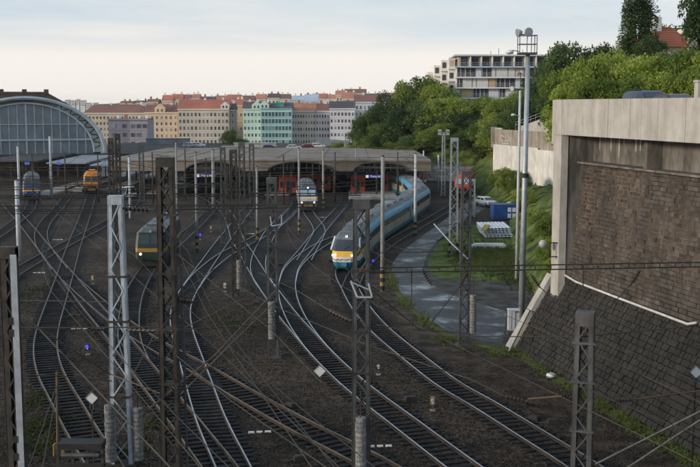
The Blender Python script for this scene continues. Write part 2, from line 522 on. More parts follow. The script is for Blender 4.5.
def wetroad():
    m = mat('wet_asphalt', (0.026, 0.029, 0.034), 0.6, 0, 0.3, 0.5, 0.15, 14, col2=(0.052, 0.056, 0.063), stain=.35, ssc=.6)
    t = m.node_tree
    b = t.nodes['Principled BSDF']
    b.inputs['Specular IOR Level'].default_value = 0.35
    g = N(t, 'ShaderNodeNewGeometry')
    mp = N(t, 'ShaderNodeMapping')
    mp.inputs['Scale'].default_value = (0.30, 0.34, 1)
    n = N(t, 'ShaderNodeTexNoise', Scale=0.9, Detail=3.0, Roughness=0.6)
    t.links.new(g.outputs['Position'], mp.inputs[0])
    t.links.new(mp.outputs[0], n.inputs['Vector'])
    r = N(t, 'ShaderNodeMapRange', clamp=True)
    r.inputs[1].default_value = 0.49
    r.inputs[2].default_value = 0.66
    r.inputs[3].default_value = 0.62
    r.inputs[4].default_value = 0.05
    t.links.new(n.outputs[0], r.inputs[0])
    t.links.new(r.outputs[0], b.inputs['Roughness'])
    bn = [x for x in t.nodes if x.type == 'BUMP'][0]
    r2 = N(t, 'ShaderNodeMapRange', clamp=True)
    r2.inputs[1].default_value = 0.50
    r2.inputs[2].default_value = 0.58
    r2.inputs[3].default_value = 0.2
    r2.inputs[4].default_value = 0.0
    t.links.new(n.outputs[0], r2.inputs[0])
    t.links.new(r2.outputs[0], bn.inputs['Strength'])
    return m
MAT['road'] = wetroad()
MAT['leaf'] = leafmat('leaf', (0.066, 0.115, 0.018), (0.260, 0.325, 0.058), 0.25)
MAT['leaf_dark'] = leafmat('leaf_dark', (0.028, 0.058, 0.018), (0.100, 0.155, 0.044), 0.4)
MAT['leaf_bright'] = leafmat('leaf_bright', (0.095, 0.150, 0.020), (0.33, 0.40, 0.07), 0.5)
MAT['blade_dark'] = leafmat('blade_dark', (0.025, 0.038, 0.012), (0.075, 0.10, 0.03), 0.6)
MAT['blade'] = leafmat('blade', (0.060, 0.080, 0.022), (0.150, 0.185, 0.055), 0.6)

# ================================================================== GROUND
def gz(Y):
    return 0.0 if Y < 340 else (-10.0 if Y > 470 else -10.0 * (Y - 340) / 130.0)
ys = [-60, 0, 30, 60, 100, 150, 200, 260, 340, 400, 470, 700, 1200, 2500, 3400]
xs = [-2400, -800, -300, -150, -80, -40, 0, 40, 80, 150, 300, 800, 2400]
struct('ground', MB().grid([[(x, y, gz(y)) for x in xs] for y in ys]), MAT['ground'])

# hill on the right: stations along Y, each a cross-section (dx from its foot, z)
ST = [
    (20,  31.4 - WS * 20,  [(0, 14.2), (3, 14.6), (12, 14.9), (14, 15.6), (22, 19.0), (45, 23), (150, 30)]),
    (69.0, 31.4 - WS * 69, [(0, 14.2), (3, 14.6), (12, 14.9), (14, 15.6), (22, 19.0), (45, 23), (150, 30)]),
    (72,  14.6, [(0, 0), (2.5, 3.5), (5, 9), (8, 12.5), (16, 15.0), (40, 19), (150, 29)]),
    (110, 17.2, [(0, 0), (4, 3.0), (7, 4.5), (14, 5), (16, 12), (32, 19), (150, 29)]),
    (150, 22.8, [(0, 0), (3.5, 2.5), (6, 3.6), (13, 4.2), (14.5, 12), (30, 18.5), (150, 29)]),
    (164, 24.0, [(0, 0), (3, 2.0), (5, 2.8), (9.4, 3.6), (10.4, 11.2), (28, 18), (150, 29)]),
    (170, 24.0, [(0, 0), (3, 2.0), (5, 2.8), (7.8, 3.6), (8.8, 11.0), (28, 18), (150, 29)]),
    (176, 24.0, [(0, 0), (2.5, 1.8), (4, 2.6), (6.2, 3.4), (7.2, 11.0), (26, 16), (150, 28)]),
    (182, 24.0, [(0, 0), (1.8, 1.4), (2.8, 2.2), (4.6, 3.4), (5.6, 11.0), (24, 15), (150, 28)]),
    (188, 23.6, [(0, 0), (1.4, 1.2), (2.4, 2.6), (3.4, 4.2), (5.6, 9.5), (22, 14.5), (150, 28)]),
    (193, 22.8, [(0, 0), (2, 2.0), (4, 4.6), (6, 7.0), (9, 10.0), (20, 14), (150, 28)]),
    (200, 23.0, [(0, 0), (4, 3.5), (7, 6.4), (10, 9), (15, 12), (32, 16), (150, 28)]),
    (226, 21.5, [(0, 0), (5, 3.4), (10, 7.2), (16, 10.5), (24, 13), (40, 15), (150, 26)]),
    (236, 4.0,  [(0, 3.0), (8, 4.0), (20, 8.0), (30, 12), (40, 14), (55, 15), (150, 26)]),
    (300, -6.0, [(0, 3.0), (14, 9.0), (26, 12), (40, 13.5), (55, 14), (70, 15), (150, 22)]),
    (380, -14., [(0, -3.0), (20, 5.0), (40, 9), (60, 11), (80, 12), (100, 13), (150, 16)]),
    (460, -20., [(0, -10.), (20, -6.), (40, -3), (60, -1), (80, 0), (100, 1), (150, 3)]),
]
def sec(st, dx):
    c = st[2]
    if dx <= 0:
        return c[0][1]
    for (a, za), (b, zb) in zip(c, c[1:]):
        if dx <= b:
            return za + (zb - za) * (dx - a) / (b - a)
    return c[-1][1]
def hill_z(X, Y):
    if Y <= ST[0][0]:
        return sec(ST[0], X - ST[0][1])
    for s0, s1 in zip(ST, ST[1:]):
        if Y <= s1[0]:
            t = (Y - s0[0]) / (s1[0] - s0[0])
            b = s0[1] + (s1[1] - s0[1]) * t
            return sec(s0, X - b) * (1 - t) + sec(s1, X - b) * t
    return -10.0
rows = []
hy = [20, 45, 66, 69, 70.5, 72, 80, 90, 100, 110, 120, 130, 140, 150, 157, 164, 167, 170, 173, 176, 179, 182, 185, 188, 193, 200, 208, 217, 226, 231, 236, 250, 270, 300, 340, 380, 420, 460]
hdx = [0, 1, 2, 3, 4, 5, 6, 7, 8, 9, 10, 12, 14, 16, 19, 22, 26, 30, 36, 42, 50, 60, 75, 100, 150]
for Y in hy:
    for s0, s1 in zip(ST, ST[1:]):
        if s0[0] <= Y <= s1[0]:
            t = (Y - s0[0]) / (s1[0] - s0[0])
            b = s0[1] + (s1[1] - s0[1]) * t
            break
    rows.append([(b + dx, Y, hill_z(b + dx, Y) + (R.uniform(-.25, .25) if dx > 2 and Y > 75 else -0.05)) for dx in hdx])
struct('hill', MB().grid(rows), MAT['grass'])

def sheet(name, pix, material, z, sub=True, kind='structure'):
    P = [G(*p) for p in pix]
    mb = MB()
    mb.add([(p.x, p.y, z) for p in P], [tuple(range(len(P)))])
    return struct(name, mb, material, kind)
def band(name, left, right, material, z, n=28):
    a, b = spline([G(*p) for p in left], 0.4), spline([G(*p) for p in right], 0.4)
    pa = [a[int(i * (len(a) - 1) / n)] for i in range(n + 1)]
    pb = [b[int(i * (len(b) - 1) / n)] for i in range(n + 1)]
    rows = []
    for p, q in zip(pa, pb):
        rows.append([(p.x + (q.x - p.x) * k / 4, p.y + (q.y - p.y) * k / 4, z) for k in range(5)])
    return struct(name, MB().grid(rows), material)
band('earth_strip', [(366, 270), (371, 290), (388, 315), (420, 346), (455, 372), (520, 410), (600, 455), (690, 505)],
     [(400, 262), (404, 290), (420, 312), (440, 330), (512, 348), (575, 384), (640, 425), (760, 500)], MAT['earth'], 0.004)
band('gravel_yard', [(392, 262), (404, 292), (440, 332), (505, 349)], [(470, 228), (535, 262), (548, 296), (524, 347)], MAT['gravel_yard'], 0.008)
band('service_road', [(478, 190), (455, 212), (425, 234), (398, 255), (391, 270), (398, 289), (414, 308), (436, 325), (462, 337), (503, 345)],
     [(494, 188), (492, 203), (462, 222), (436, 242), (424, 262), (427, 279), (440, 291), (462, 299), (486, 305), (508, 312)], MAT['road'], 0.012)
band('grass_patch', [(466, 226), (445, 238), (430, 256), (428, 268), (436, 277), (452, 280), (482, 281), (510, 284)],
     [(492, 222), (515, 236), (530, 246), (545, 256), (548, 268), (546, 274), (542, 278), (530, 284)], MAT['grass'], 0.016)
band('road_verge', [(386, 264), (391, 286), (406, 307), (428, 325), (455, 341), (500, 351), (520, 353)],
     [(391, 266), (398, 289), (413, 308), (435, 325), (461, 338), (503, 346), (526, 344)], MAT['verge'], 0.02)
band('slope_verge', [(508, 350), (545, 377), (590, 405), (640, 436), (700, 474)], [(518, 346), (556, 371), (600, 397), (652, 430), (716, 470)], MAT['verge'], 0.024)

# ================================================================== RIGHT-HAND RETAINING WALL
WD = Vector((-WS, 1, 0)).normalized()                 # along the wall, away from the camera
def stones(parent, p0, p1, ya, yb, course, lmin, lmax, gapv, gaph, thick, mats, nmax, sort_key, jitter=.012):
    """masonry between two profile points p0=(x0,h), p1=(x0,h)"""
    up = Vector((p1[0] - p0[0], 0, p1[1] - p0[1]))
    H = up.length
    upn = up.normalized()
    nrm = WD.cross(upn).normalized()
    if nrm.x > 0:
        nrm = -nrm
    L = abs(yb - ya) / WD.y
    blocks = []
    n = int(H / course)
    ch = H / n
    for i in range(n):
        s = -R.uniform(0, lmax)
        while s < L:
            l = R.choice([lmin, (lmin + lmax) / 2, lmax])
            a, b = max(s, 0), min(s + l, L)
            if b - a > 0.12:
                c = wf(p0[0], ya, p0[1]) + WD * ((a + b) / 2) + upn * (ch * (i + .5))
                blocks.append((c, round((b - a - gaph) * 20) / 20, ch - gapv * R.choice([.7, 1, 1.3]), R.uniform(-.02, .03), R.choice(mats)))
            s += l
    blocks.sort(key=lambda q: sort_key(q[0]))
    base = parent_off(parent)
    rest = {}
    for k, (c, w, h, pr, m) in enumerate(blocks):
        h = round(h * 50) / 50
        rot = Matrix((WD, upn, nrm)).transposed()     # local x along, y up the face, z out
        jit = Matrix.Rotation(R.uniform(-jitter, jitter), 3, 'Z')
        M4 = Matrix.Translation(c + nrm * pr - base) @ (rot @ jit).to_4x4()
        if k < nmax:
            sbox('stone_block', (max(w, .08), h, thick), m, parent, None, M4)
        else:
            x, y, z = max(w, .08) / 2, h / 2, thick / 2
            co = [(-x, -y, -z), (x, -y, -z), (x, y, -z), (-x, y, -z), (-x, -y, z), (x, -y, z), (x, y, z), (-x, y, z)]
            co = [M4 @ Vector(q) + base for q in co]
            rest.setdefault(m.name, (m, MB()))[1].hexa(co[:4], co[4:])
    for m, mb in rest.values():
        part('stone_courses', mb, m, parent, kind='stuff')
near = lambda c: c.y
YA, YB = 36.0, 68.6
slope = thing('stone_slope', 'dark pitched stone embankment slope at the foot of the brick retaining wall', 'embankment', wf(27.1, 52, 0))
mb = MB()
mb.grid([[wf(27.1, YA, -.3), wf(29.8, YA, 5.0)], [wf(27.1, YB, -.3), wf(29.8, YB, 5.0)]])
mb.grid([[wf(27.1, YB, -.3), wf(29.8, YB, 5.0)], [wf(31.5, YB, -.3), wf(31.5, YB, 5.0)]])
part('bedding', mb, MAT['mortar_dark'], slope)
stones(slope, (27.1, 0.02), (29.75, 4.95), YA, YB - .35, 0.33, 0.34, 0.56, 0.03, 0.035, 0.16, [MAT['slope_stone'], MAT['slope_stone_b'], MAT['slope_stone']], 300, near, .06)
mb = MB()
for a, b in (((26.95, -.05), (29.55, 5.0)),):
    lo0, lo1 = wf(a[0] - .25, YB - .25, a[1]), wf(a[0] - .25, YB + .45, a[1])
    hi0, hi1 = wf(b[0] - .12, YB - .25, b[1]), wf(b[0] - .12, YB + .45, b[1])
    k = Vector((.55, 0, -.28))
    mb.hexa([lo0 + k, lo0, lo1, lo1 + k], [hi0 + k, hi0, hi1, hi1 + k])
part('edge_coping', mb, MAT['concrete'], slope)
mb = MB()
mb.bar(wf(26.3, YB - 1.3, 0.02), wf(28.0, YB - .35, 2.6), .09, .12)
part('edge_kerb', mb, MAT['concrete'], slope)

wall = thing('retaining_wall', 'tall weathered masonry retaining wall with orange mortar joints below the road deck', 'wall', wf(30, 52, 5))
mb = MB()
mb.grid([[wf(29.86, YA, 5.0), wf(30.66, YA, 12.4)], [wf(29.86, 67.0, 5.0), wf(30.66, 67.0, 12.4)]])
part('mortar', mb, MAT['mortar_orange'], wall)
stones(wall, (29.8, 5.08), (30.6, 12.38), YA, 66.9, 0.245, 0.30, 0.54, 0.042, 0.014, 0.12,
       [MAT['stone'], MAT['stone_b'], MAT['stone'], MAT['stone_c']], 300, near)
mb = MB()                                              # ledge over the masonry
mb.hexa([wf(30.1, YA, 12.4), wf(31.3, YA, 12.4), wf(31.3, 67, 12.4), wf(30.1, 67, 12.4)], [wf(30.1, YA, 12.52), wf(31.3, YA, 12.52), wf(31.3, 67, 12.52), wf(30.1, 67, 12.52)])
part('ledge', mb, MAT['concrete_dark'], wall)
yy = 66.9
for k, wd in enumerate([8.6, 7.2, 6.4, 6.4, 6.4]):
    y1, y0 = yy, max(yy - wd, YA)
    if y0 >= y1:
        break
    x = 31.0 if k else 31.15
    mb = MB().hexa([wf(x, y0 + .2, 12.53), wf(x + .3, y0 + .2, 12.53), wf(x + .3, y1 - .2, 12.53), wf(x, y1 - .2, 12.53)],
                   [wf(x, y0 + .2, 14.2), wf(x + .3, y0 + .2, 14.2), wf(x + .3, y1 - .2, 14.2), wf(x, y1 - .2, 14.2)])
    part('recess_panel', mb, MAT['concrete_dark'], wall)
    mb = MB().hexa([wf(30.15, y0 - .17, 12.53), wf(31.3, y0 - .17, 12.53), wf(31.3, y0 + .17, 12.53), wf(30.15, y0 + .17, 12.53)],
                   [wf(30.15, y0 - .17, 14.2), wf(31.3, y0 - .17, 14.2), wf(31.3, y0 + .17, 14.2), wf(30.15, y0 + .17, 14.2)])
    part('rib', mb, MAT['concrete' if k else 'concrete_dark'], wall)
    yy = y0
mb = MB()                                              # mineral streaks that have run down the recess
for k in range(9):
    y = 66.2 - R.uniform(0.3, 7.8)
    l, w_ = R.uniform(.4, 1.2), R.uniform(.08, .22)
    mb.add([wf(31.145, y, 14.1), wf(31.145, y + w_, 14.1), wf(31.145, y + w_ * .6, 14.1 - l), wf(31.145, y + w_ * .35, 14.1 - l)], [(0, 1, 2, 3)])
part('lime_streak', mb, MAT['concrete_white'], wall)

deck = thing('road_deck', 'pale concrete road deck with plain parapet overhanging the retaining wall', 'bridge deck', wf(29, 55, 14.2))
yy = 67.6
k = 0
for wd in [1.25, 2.4, 3.6, 2.5, 1.2, 1.7, 2.6, 2.6, 2.6, 2.6, 2.6, 2.6, 2.6, 2.6]:
    y1, y0 = yy - .015, yy - wd + .015
    pr = R.uniform(-.012, .012)
    mb = MB().hexa([wf(29.0 + pr, y0, 14.2), wf(29.4, y0, 14.2), wf(29.4, y1, 14.2), wf(29.0 + pr, y1, 14.2)],
                   [wf(29.0 + pr, y0, 16.4), wf(29.4, y0, 16.4), wf(29.4, y1, 16.4), wf(29.0 + pr, y1, 16.4)])
    part('parapet_panel', mb, MAT['concrete'], deck)
    yy -= wd
mb = MB().hexa([wf(29.42, yy, 14.22), wf(45, yy, 14.22), wf(45, 67.6, 14.22), wf(29.42, 67.6, 14.22)],
               [wf(29.42, yy, 15.3), wf(45, yy, 15.3), wf(45, 67.6, 15.3), wf(29.42, 67.6, 15.3)])
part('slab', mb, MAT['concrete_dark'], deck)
mb = MB().hexa([wf(29.05, 67.62, 13.6), wf(30.9, 67.62, 13.6), wf(30.9, 67.9, 13.6), wf(29.05, 67.9, 13.6)],
               [wf(29.05, 67.62, 16.38), wf(30.9, 67.62, 16.38), wf(30.9, 67.9, 16.38), wf(29.05, 67.9, 16.38)])
part('end_parapet', mb, MAT['concrete'], deck)
pier = thing('deck_pier', 'tall concrete end pier carrying the far corner of the road deck', 'pier', wf(29, 67, 4))
mb = MB().hexa([wf(29.06, 66.5, 3.6), wf(29.5, 66.5, 3.6), wf(29.5, 67.6, 3.6), wf(29.06, 67.6, 3.6)],
               [wf(29.06, 66.5, 14.19), wf(29.5, 66.5, 14.19), wf(29.5, 67.6, 14.19), wf(29.06, 67.6, 14.19)])
part('front_edge', mb, MAT['concrete'], pier)
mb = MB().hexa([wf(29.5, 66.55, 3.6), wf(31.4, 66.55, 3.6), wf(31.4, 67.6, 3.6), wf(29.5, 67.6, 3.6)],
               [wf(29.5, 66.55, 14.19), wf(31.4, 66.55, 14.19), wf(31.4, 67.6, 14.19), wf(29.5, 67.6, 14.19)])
part('cross_wall', mb, MAT['concrete_stained_shaded'], pier)
mb = MB()
for z in (6.4, 7.3):
    mb.bar(wf(29.06, 66.7, z), wf(28.55, 66.7, z), .07)
mb.bar(wf(28.55, 66.7, 6.3), wf(28.55, 66.7, 7.4), .06)
part('wire_bracket', mb, MAT['dark_steel'], pier)
part('lamp_head', MB().ball(wf(28.2, 66.9, 7.2), .28), MAT['lamp_off'], pier, smooth=True)
solo('drain_pipe', MB().tube([wf(29.5, 67.6, 5.35), wf(29.55, 65, 5.05), wf(29.6, 60, 5.0), wf(29.6, 52.5, 4.98), wf(29.65, 51.8, 5.2)], .075, 8), MAT['pipe'],
     'long pale pipe running along the foot of the masonry wall', 'pipe', smooth=True)

# the farther white wall with the tan wall above it
def wpt(px, Y, z):
    return Vector(((px - 350) * Y / 1058.0, Y, z))
ww = thing('white_retaining_wall', 'whitish concrete panel retaining wall above the shrubs, left of the road deck', 'wall', (30, 165, 4))
A, B = wpt(494, 188, 0), wpt(556, 164, 0)
n = 12
for i in range(n):
    a, b = A.lerp(B, i / n), A.lerp(B, (i + .985) / n)
    q = Vector((.12, .28, 0))
    dz = 0.25 if i > 8 else 0
    part('panel', MB().hexa([a + Vector((0, 0, 0.0)), b + Vector((0, 0, 0.0)), b + q + Vector((0, 0, 0.0)), a + q + Vector((0, 0, 0.0))],
                            [a + Vector((0, 0, 9.25 - dz)), b + Vector((0, 0, 9.25 - dz)), b + q + Vector((0, 0, 9.25 - dz)), a + q + Vector((0, 0, 9.25 - dz))]), MAT['concrete_white'], ww)
tw = thing('tan_parapet_wall', 'brownish concrete upper wall with white graffiti beside the end of the deck', 'wall', (31, 168, 9))
A2, B2 = A + Vector((.2, .6, 0)), B + Vector((.2, .6, 0))
for i in range(n):
    a, b = A2.lerp(B2, i / n), A2.lerp(B2, (i + .985) / n)
    q = Vector((.12, .3, 0))
    part('panel', MB().hexa([a + Vector((0, 0, 8.6)), b + Vector((0, 0, 8.6)), b + q + Vector((0, 0, 8.6)), a + q + Vector((0, 0, 8.6))],
                            [a + Vector((0, 0, 11.9)), b + Vector((0, 0, 11.9)), b + q + Vector((0, 0, 11.9)), a + q + Vector((0, 0, 11.9))]), MAT['concrete_tan'], tw)
mb = MB()
zs = [11.92, 11.92, 12.3, 12.3, 12.8, 13.4, 14.2, 15.2]
for i in range(7):
    a, b = A2.lerp(B2, i / 7), A2.lerp(B2, (i + 1) / 7)
    q = Vector((.2, .5, 0))
    if i in (0,) or i > 2:
        mb.hexa([a + Vector((0, -.1, 11.9)), b + Vector((0, -.1, 11.9)), b + q + Vector((0, 0, 11.9)), a + q + Vector((0, 0, 11.9))],
                [a + Vector((0, -.1, zs[i] + .25)), b + Vector((0, -.1, zs[i + 1] + .25)), b + q + Vector((0, 0, zs[i + 1] + .25)), a + q + Vector((0, 0, zs[i] + .25))])
part('coping', mb, MAT['concrete'], tw)
part('end_post', MB().bx(A2.x - .5, A2.x + .3, A2.y - .5, A2.y + .5, 8.6, 12.3), MAT['concrete_tan'], tw)
mb = MB()
gq = lambda s, z: A2.lerp(B2, s) + Vector((-.02, -.05, z))
for pts in ([(.16, 9.6), (.13, 10.9), (.19, 10.6), (.17, 9.9)], [(.20, 9.7), (.22, 10.9), (.24, 9.8)], [(.26, 10.8), (.25, 9.7), (.28, 10.2)], [(.15, 9.4), (.27, 9.5)]):
    mb.tube([gq(*p) for p in pts], .07, 4)
part('graffiti', mb, MAT['sign_white'], tw)
rl = thing('guard_rail', 'thin metal railing along the road above the tan wall', 'railing', (33, 165, 12))
mb = MB()
P0, P1 = A2.lerp(B2, .35) + Vector((.5, 1.5, 12.2)), B2 + Vector((.5, 1.5, 14.9))
for k in range(9):
    p = P0.lerp(P1, k / 8)
    part('post', MB().bar(p - Vector((0, 0, .4)), p + Vector((0, 0, 1.0)), .07), MAT['galv'], rl)
for z in (.55, 1.0):
    part('rail', MB().bar(P0 + Vector((0, 0, z)), P1 + Vector((0, 0, z)), .06), MAT['galv'], rl)

# stone wall at the foot of the wooded hill
sw = thing('stone_wall', 'pale stone wall at the foot of the wooded hill behind the blue train', 'wall', (15, 228, 0))
WA, WB = Vector((-1, 233, 0)), Vector((29, 221, 0))
mb = MB()
q = Vector((.3, .9, 0))
mb.hexa([WA, WB, WB + q, WA + q], [WA + Vector((0, 0, 3.2)), WB + Vector((0, 0, 3.4)), WB + q + Vector((0, 0, 3.4)), WA + q + Vector((0, 0, 3.2))])
part('wall_core', mb, MAT['concrete_tan'], sw)
dW = (WB - WA).normalized()
nW = Vector((dW.y, -dW.x, 0))
ang = math.atan2(dW.y, dW.x)
for i in range(5):
    s = R.uniform(0, .5)
    while s < (WB - WA).length - 1:
        l = R.choice([.9, 1.15, 1.4])
        c = WA + dW * (s + l / 2) + nW * .03 + Vector((0, 0, .34 + i * .63))
        o = sbox('stone_block', (l - .06, .2, .58), R.choice([MAT['concrete_white'], MAT['concrete_white'], MAT['concrete']]), sw, c - sw.location)
        o.rotation_euler = (0, 0, ang)
        s += l

# ================================================================== VEGETATION
def leaves(seed, n, leaf, lobes, shape):
    """leaf-sized faces spread in clumps through a crown of about unit radius"""
    g = np.random.default_rng(seed)
    C = []
    while len(C) < lobes:
        p = g.uniform(-1, 1, 3)
        if (p ** 2).sum() < 1 and (p ** 2).sum() > .12:
            C.append(p * .80)
    C = np.array(C)
    rad = g.uniform(.17, .42, lobes)
    w = rad ** 2
    idx = g.choice(lobes, n, p=w / w.sum())
    d = g.normal(size=(n, 3))
    d /= np.linalg.norm(d, axis=1)[:, None]
    d[:, 2] = np.where(d[:, 2] < -.35, -d[:, 2] * .6, d[:, 2])
    r = rad[idx] * (0.55 + .55 * g.random(n) ** .6)
    c = C[idx] + d * r[:, None]
    nn = d * .8 + g.normal(size=(n, 3)) * .55
    nn /= np.linalg.norm(nn, axis=1)[:, None]
    t = np.cross(nn, g.normal(size=(n, 3)))
    t /= np.linalg.norm(t, axis=1)[:, None]
    b = np.cross(nn, t)
    s = leaf * g.uniform(.6, 1.35, n)[:, None]
    c = c * np.array(shape)
    v = np.stack([c - t * s, c + b * s * .62, c + t * s, c - b * s * .62], 1).reshape(-1, 3)
    me = bpy.data.meshes.new('crown')
    me.vertices.add(4 * n)
    me.vertices.foreach_set('co', v.astype(np.float32).ravel())
    me.loops.add(4 * n)
    me.loops.foreach_set('vertex_index', np.arange(4 * n, dtype=np.int32))
    me.polygons.add(n)
    me.polygons.foreach_set('loop_start', np.arange(0, 4 * n, 4, dtype=np.int32))
    me.polygons.foreach_set('loop_total', np.full(n, 4, dtype=np.int32))
    me.update(calc_edges=True)
    return me
def with_mat(me, m):
    c = me.copy()
    c.materials.append(m)
    return c
base_crowns = [leaves(s, 9500, .038, 34, (1, 1, 1.05)) for s in (1, 2, 3, 4, 5)]
CR = {k: [with_mat(b, MAT[k]) for b in base_crowns] for k in ('leaf', 'leaf_dark', 'leaf_bright')}
pop = [with_mat(leaves(s, 16000, .07, 70, (.95, .95, 7.0)), MAT['leaf_dark']) for s in (11, 12)]
def trunk_mesh(seed):
    r = random.Random(seed)
    mb = MB()
    mb.tube([(0, 0, -.15), (.02, .01, .3), (-.02, .02, .62), (.01, 0, .95)], [.035, .027, .02, .008], 7)
    for k in range(6):
        a = r.uniform(0, 6.28)
        z = r.uniform(.32, .7)
        l = r.uniform(.22, .36)
        p = Vector((0, 0, z))
        q = p + Vector((math.cos(a) * l * .5, math.sin(a) * l * .5, l * .35))
        e = p + Vector((math.cos(a) * l, math.sin(a) * l, l * .85))
        mb.tube([p, q, e], [.013, .009, .004], 5)
    return mb.mesh('trunk', MAT['bark'])
TRK = [trunk_mesh(s) for s in (1, 2, 3)]
def tree(name, label, X, Y, ztop, rad, leafk, group=None, low=.45, cat='tree', zb=None, hfac=None):
    zb = hill_z(X, Y) if zb is None else zb
    H = max(ztop - zb, rad * .9)
    t = thing(name, label, cat, (X, Y, zb), R.uniform(0, 6.28), group)
    tr = put('trunk', R.choice(TRK), t)
    f = rad * .95
    tr.scale = (f, f, H * .95)
    rz = min(rad * 1.25, H * .52) if hfac is None else rad * hfac
    c = put('crown', R.choice(CR[leafk]), t, (0, 0, H - rz * 1.02))
    c.scale = (rad * R.uniform(.85, 1.12), rad * R.uniform(.85, 1.12), rz * R.uniform(.9, 1.12))
    c.rotation_euler = (R.uniform(-.15, .15), R.uniform(-.15, .15), R.uniform(0, 6.28))
    return t
def ptree(px, py, Y, rad, leafk, label, name='broadleaf_tree', group=None, **kw):
    p = D(px, py, Y)
    return tree(name, label, p.x, Y, p.z, rad, leafk, group, **kw)
ORDN = ['first', 'second', 'third', 'fourth', 'fifth', 'sixth', 'seventh', 'eighth', 'ninth', 'tenth']
wood = [(358, 130, 268, 4), (368, 113, 262, 5), (381, 103, 265, 5.5), (393, 92, 262, 6), (406, 84, 262, 6.5), (421, 78, 262, 7), (437, 84, 258, 6),
        (362, 148, 246, 3.5), (373, 138, 247, 4.5), (388, 122, 247, 5.5), (404, 108, 247, 6), (421, 103, 245, 6), (438, 98, 244, 6), (453, 95, 242, 6),
        (397, 144, 238, 4.5), (413, 136, 238, 5), (430, 128, 237, 5.5), (447, 120, 236, 5.5), (462, 110, 238, 6), (476, 100, 242, 6), (491, 97, 238, 6),
        (506, 95, 232, 5.5), (521, 93, 226, 5.5), (535, 88, 216, 6), (468, 136, 230, 4.5), (483, 122, 226, 5), (497, 115, 218, 5), (513, 110, 208, 5),
        (530, 100, 206, 4.5), (378, 152, 240, 3.5), (392, 158, 237, 3.2), (408, 155, 236.5, 3.4), (425, 150, 236, 3.6), (441, 146, 234, 3.6), (456, 138, 231, 4)]
for n_, (px, py, Y, r) in enumerate(wood):
    ptree(px, py, Y, r, 'leaf' if R.random() < .75 else 'leaf_dark', ORDN[n_] + ' from left of the trees forming the top edge of the wooded hill' if n_ < 7 else 'leafy tree within the dense wood below its top edge on the hillside', group='wood on the hillside')
for px, py, Y, r in [(541, 74, 205, 5.0), (556, 52, 170, 4.6), (570, 43, 152, 4.6), (585, 44, 150, 5), (602, 48, 148, 4.5)]:
    NT = globals().get('NT', -1) + 1
    ptree(px, py, Y, r, 'leaf_dark', ORDN[NT] + ' dark skyline tree counting right from the modern flats', group='dark trees on the skyline')
for px, py, Y, r in [(563, 70, 100, 2.8), (578, 61, 98, 3.1), (594, 60, 97, 2.9), (611, 50, 102, 3.7), (627, 58, 97, 2.8), (643, 51, 100, 3.4), (659, 53, 97, 3.0), (677, 48, 95, 3.2),
                     (696, 45, 93, 3.3), (712, 45, 92, 3.3), (567, 82, 88, 2.2), (583, 79, 87, 2.3), (600, 78, 86, 2.3), (617, 77, 86, 2.4), (634, 77, 85, 2.3), (651, 76, 85, 2.3), (668, 75, 84, 2.4), (686, 73, 83, 2.4), (704, 72, 82, 2.4)]:
    NB = globals().get('NB', -1) + 1
    ptree(px, py, Y, r, R.choice(['leaf_bright', 'leaf_bright', 'leaf_bright', 'leaf']), ORDN[NB % 10] + (' tree from left in the back row behind the deck parapet' if NB < 10 else ' bushy tree from left in the front row behind the deck parapet'), group='tree belt behind the deck')
for i, (px, py, r) in enumerate([(629, -3, 1.5), (641, -28, 2.1)]):
    p = D(px, py, 130)
    zb = hill_z(p.x, 130)
    t = thing('poplar_tree', ['shorter slim dark poplar standing left of the taller one', 'taller slim dark poplar beside the red-roofed house'][i], 'tree', (p.x, 130, zb))
    H = p.z - zb
    tr = put('trunk', TRK[i], t)
    tr.scale = (3, 3, H * .95)
    c = put('crown', pop[i], t, (0, 0, H * .52))
    c.scale = (r * 1.15, r * 1.15, H * .52 / 7.2)
ptree(651, 36, 126, 2.0, 'leaf_dark', 'small dark tree between the tall poplar and the red roof')
ptree(670, 17, 175, 5, 'leaf_dark', 'dark tree rising behind the chimney of the red-roofed house')
ptree(692, 20, 178, 5, 'leaf_dark', 'dark tree behind the ridge of the red-roofed house')
ptree(712, -16, 96, 3.0, 'leaf_dark', 'near overhanging tree cut off by the top right corner')
for px, py, Y, r in [(524, 186, 150, 2.1), (545, 212, 126, 1.9), (536, 206, 130, 2.3), (547, 226, 113, 2.0), (534, 236, 113, 1.6), (554, 216, 106, 2.0),
                     (520, 170, 164, 2.3), (509, 166, 172, 2.3), (498, 168, 178, 2.0), (549, 246, 101, 1.5), (558, 236, 94, 1.8), (541, 254, 104, 1.1), (526, 214, 140, 1.6), (519, 196, 152, 1.4), (556, 258, 90, 1.2)]:
    p = D(px, py, Y)
    tree('shrub', 'dense green shrub on the bank below the whitish panel wall', p.x, Y, p.z, r, 'leaf_bright' if R.random() < .6 else 'leaf', 'shrubs below the panel wall', cat='shrub', zb=max(0, p.z - r * 1.9))
for px, py, Y, r, lb in [(337, 141, 300, 3.2, 'small round tree on the terrace in front of the curved white wall'), (230, 131, 330, 4.2, 'rounded tree in front of the beige tenement'),
                         (325, 147, 285, 2.2, 'low bush at the left end of the terrace shrubs'), (349, 150, 280, 2.6, 'low bush where the terrace meets the wooded hill'), (241, 138, 335, 3.2, 'dark tree left of the turquoise building')]:
    p = D(px, py, Y)
    tree('tree', lb, p.x, Y, p.z, r, 'leaf', zb=0 if Y < 320 else -1)

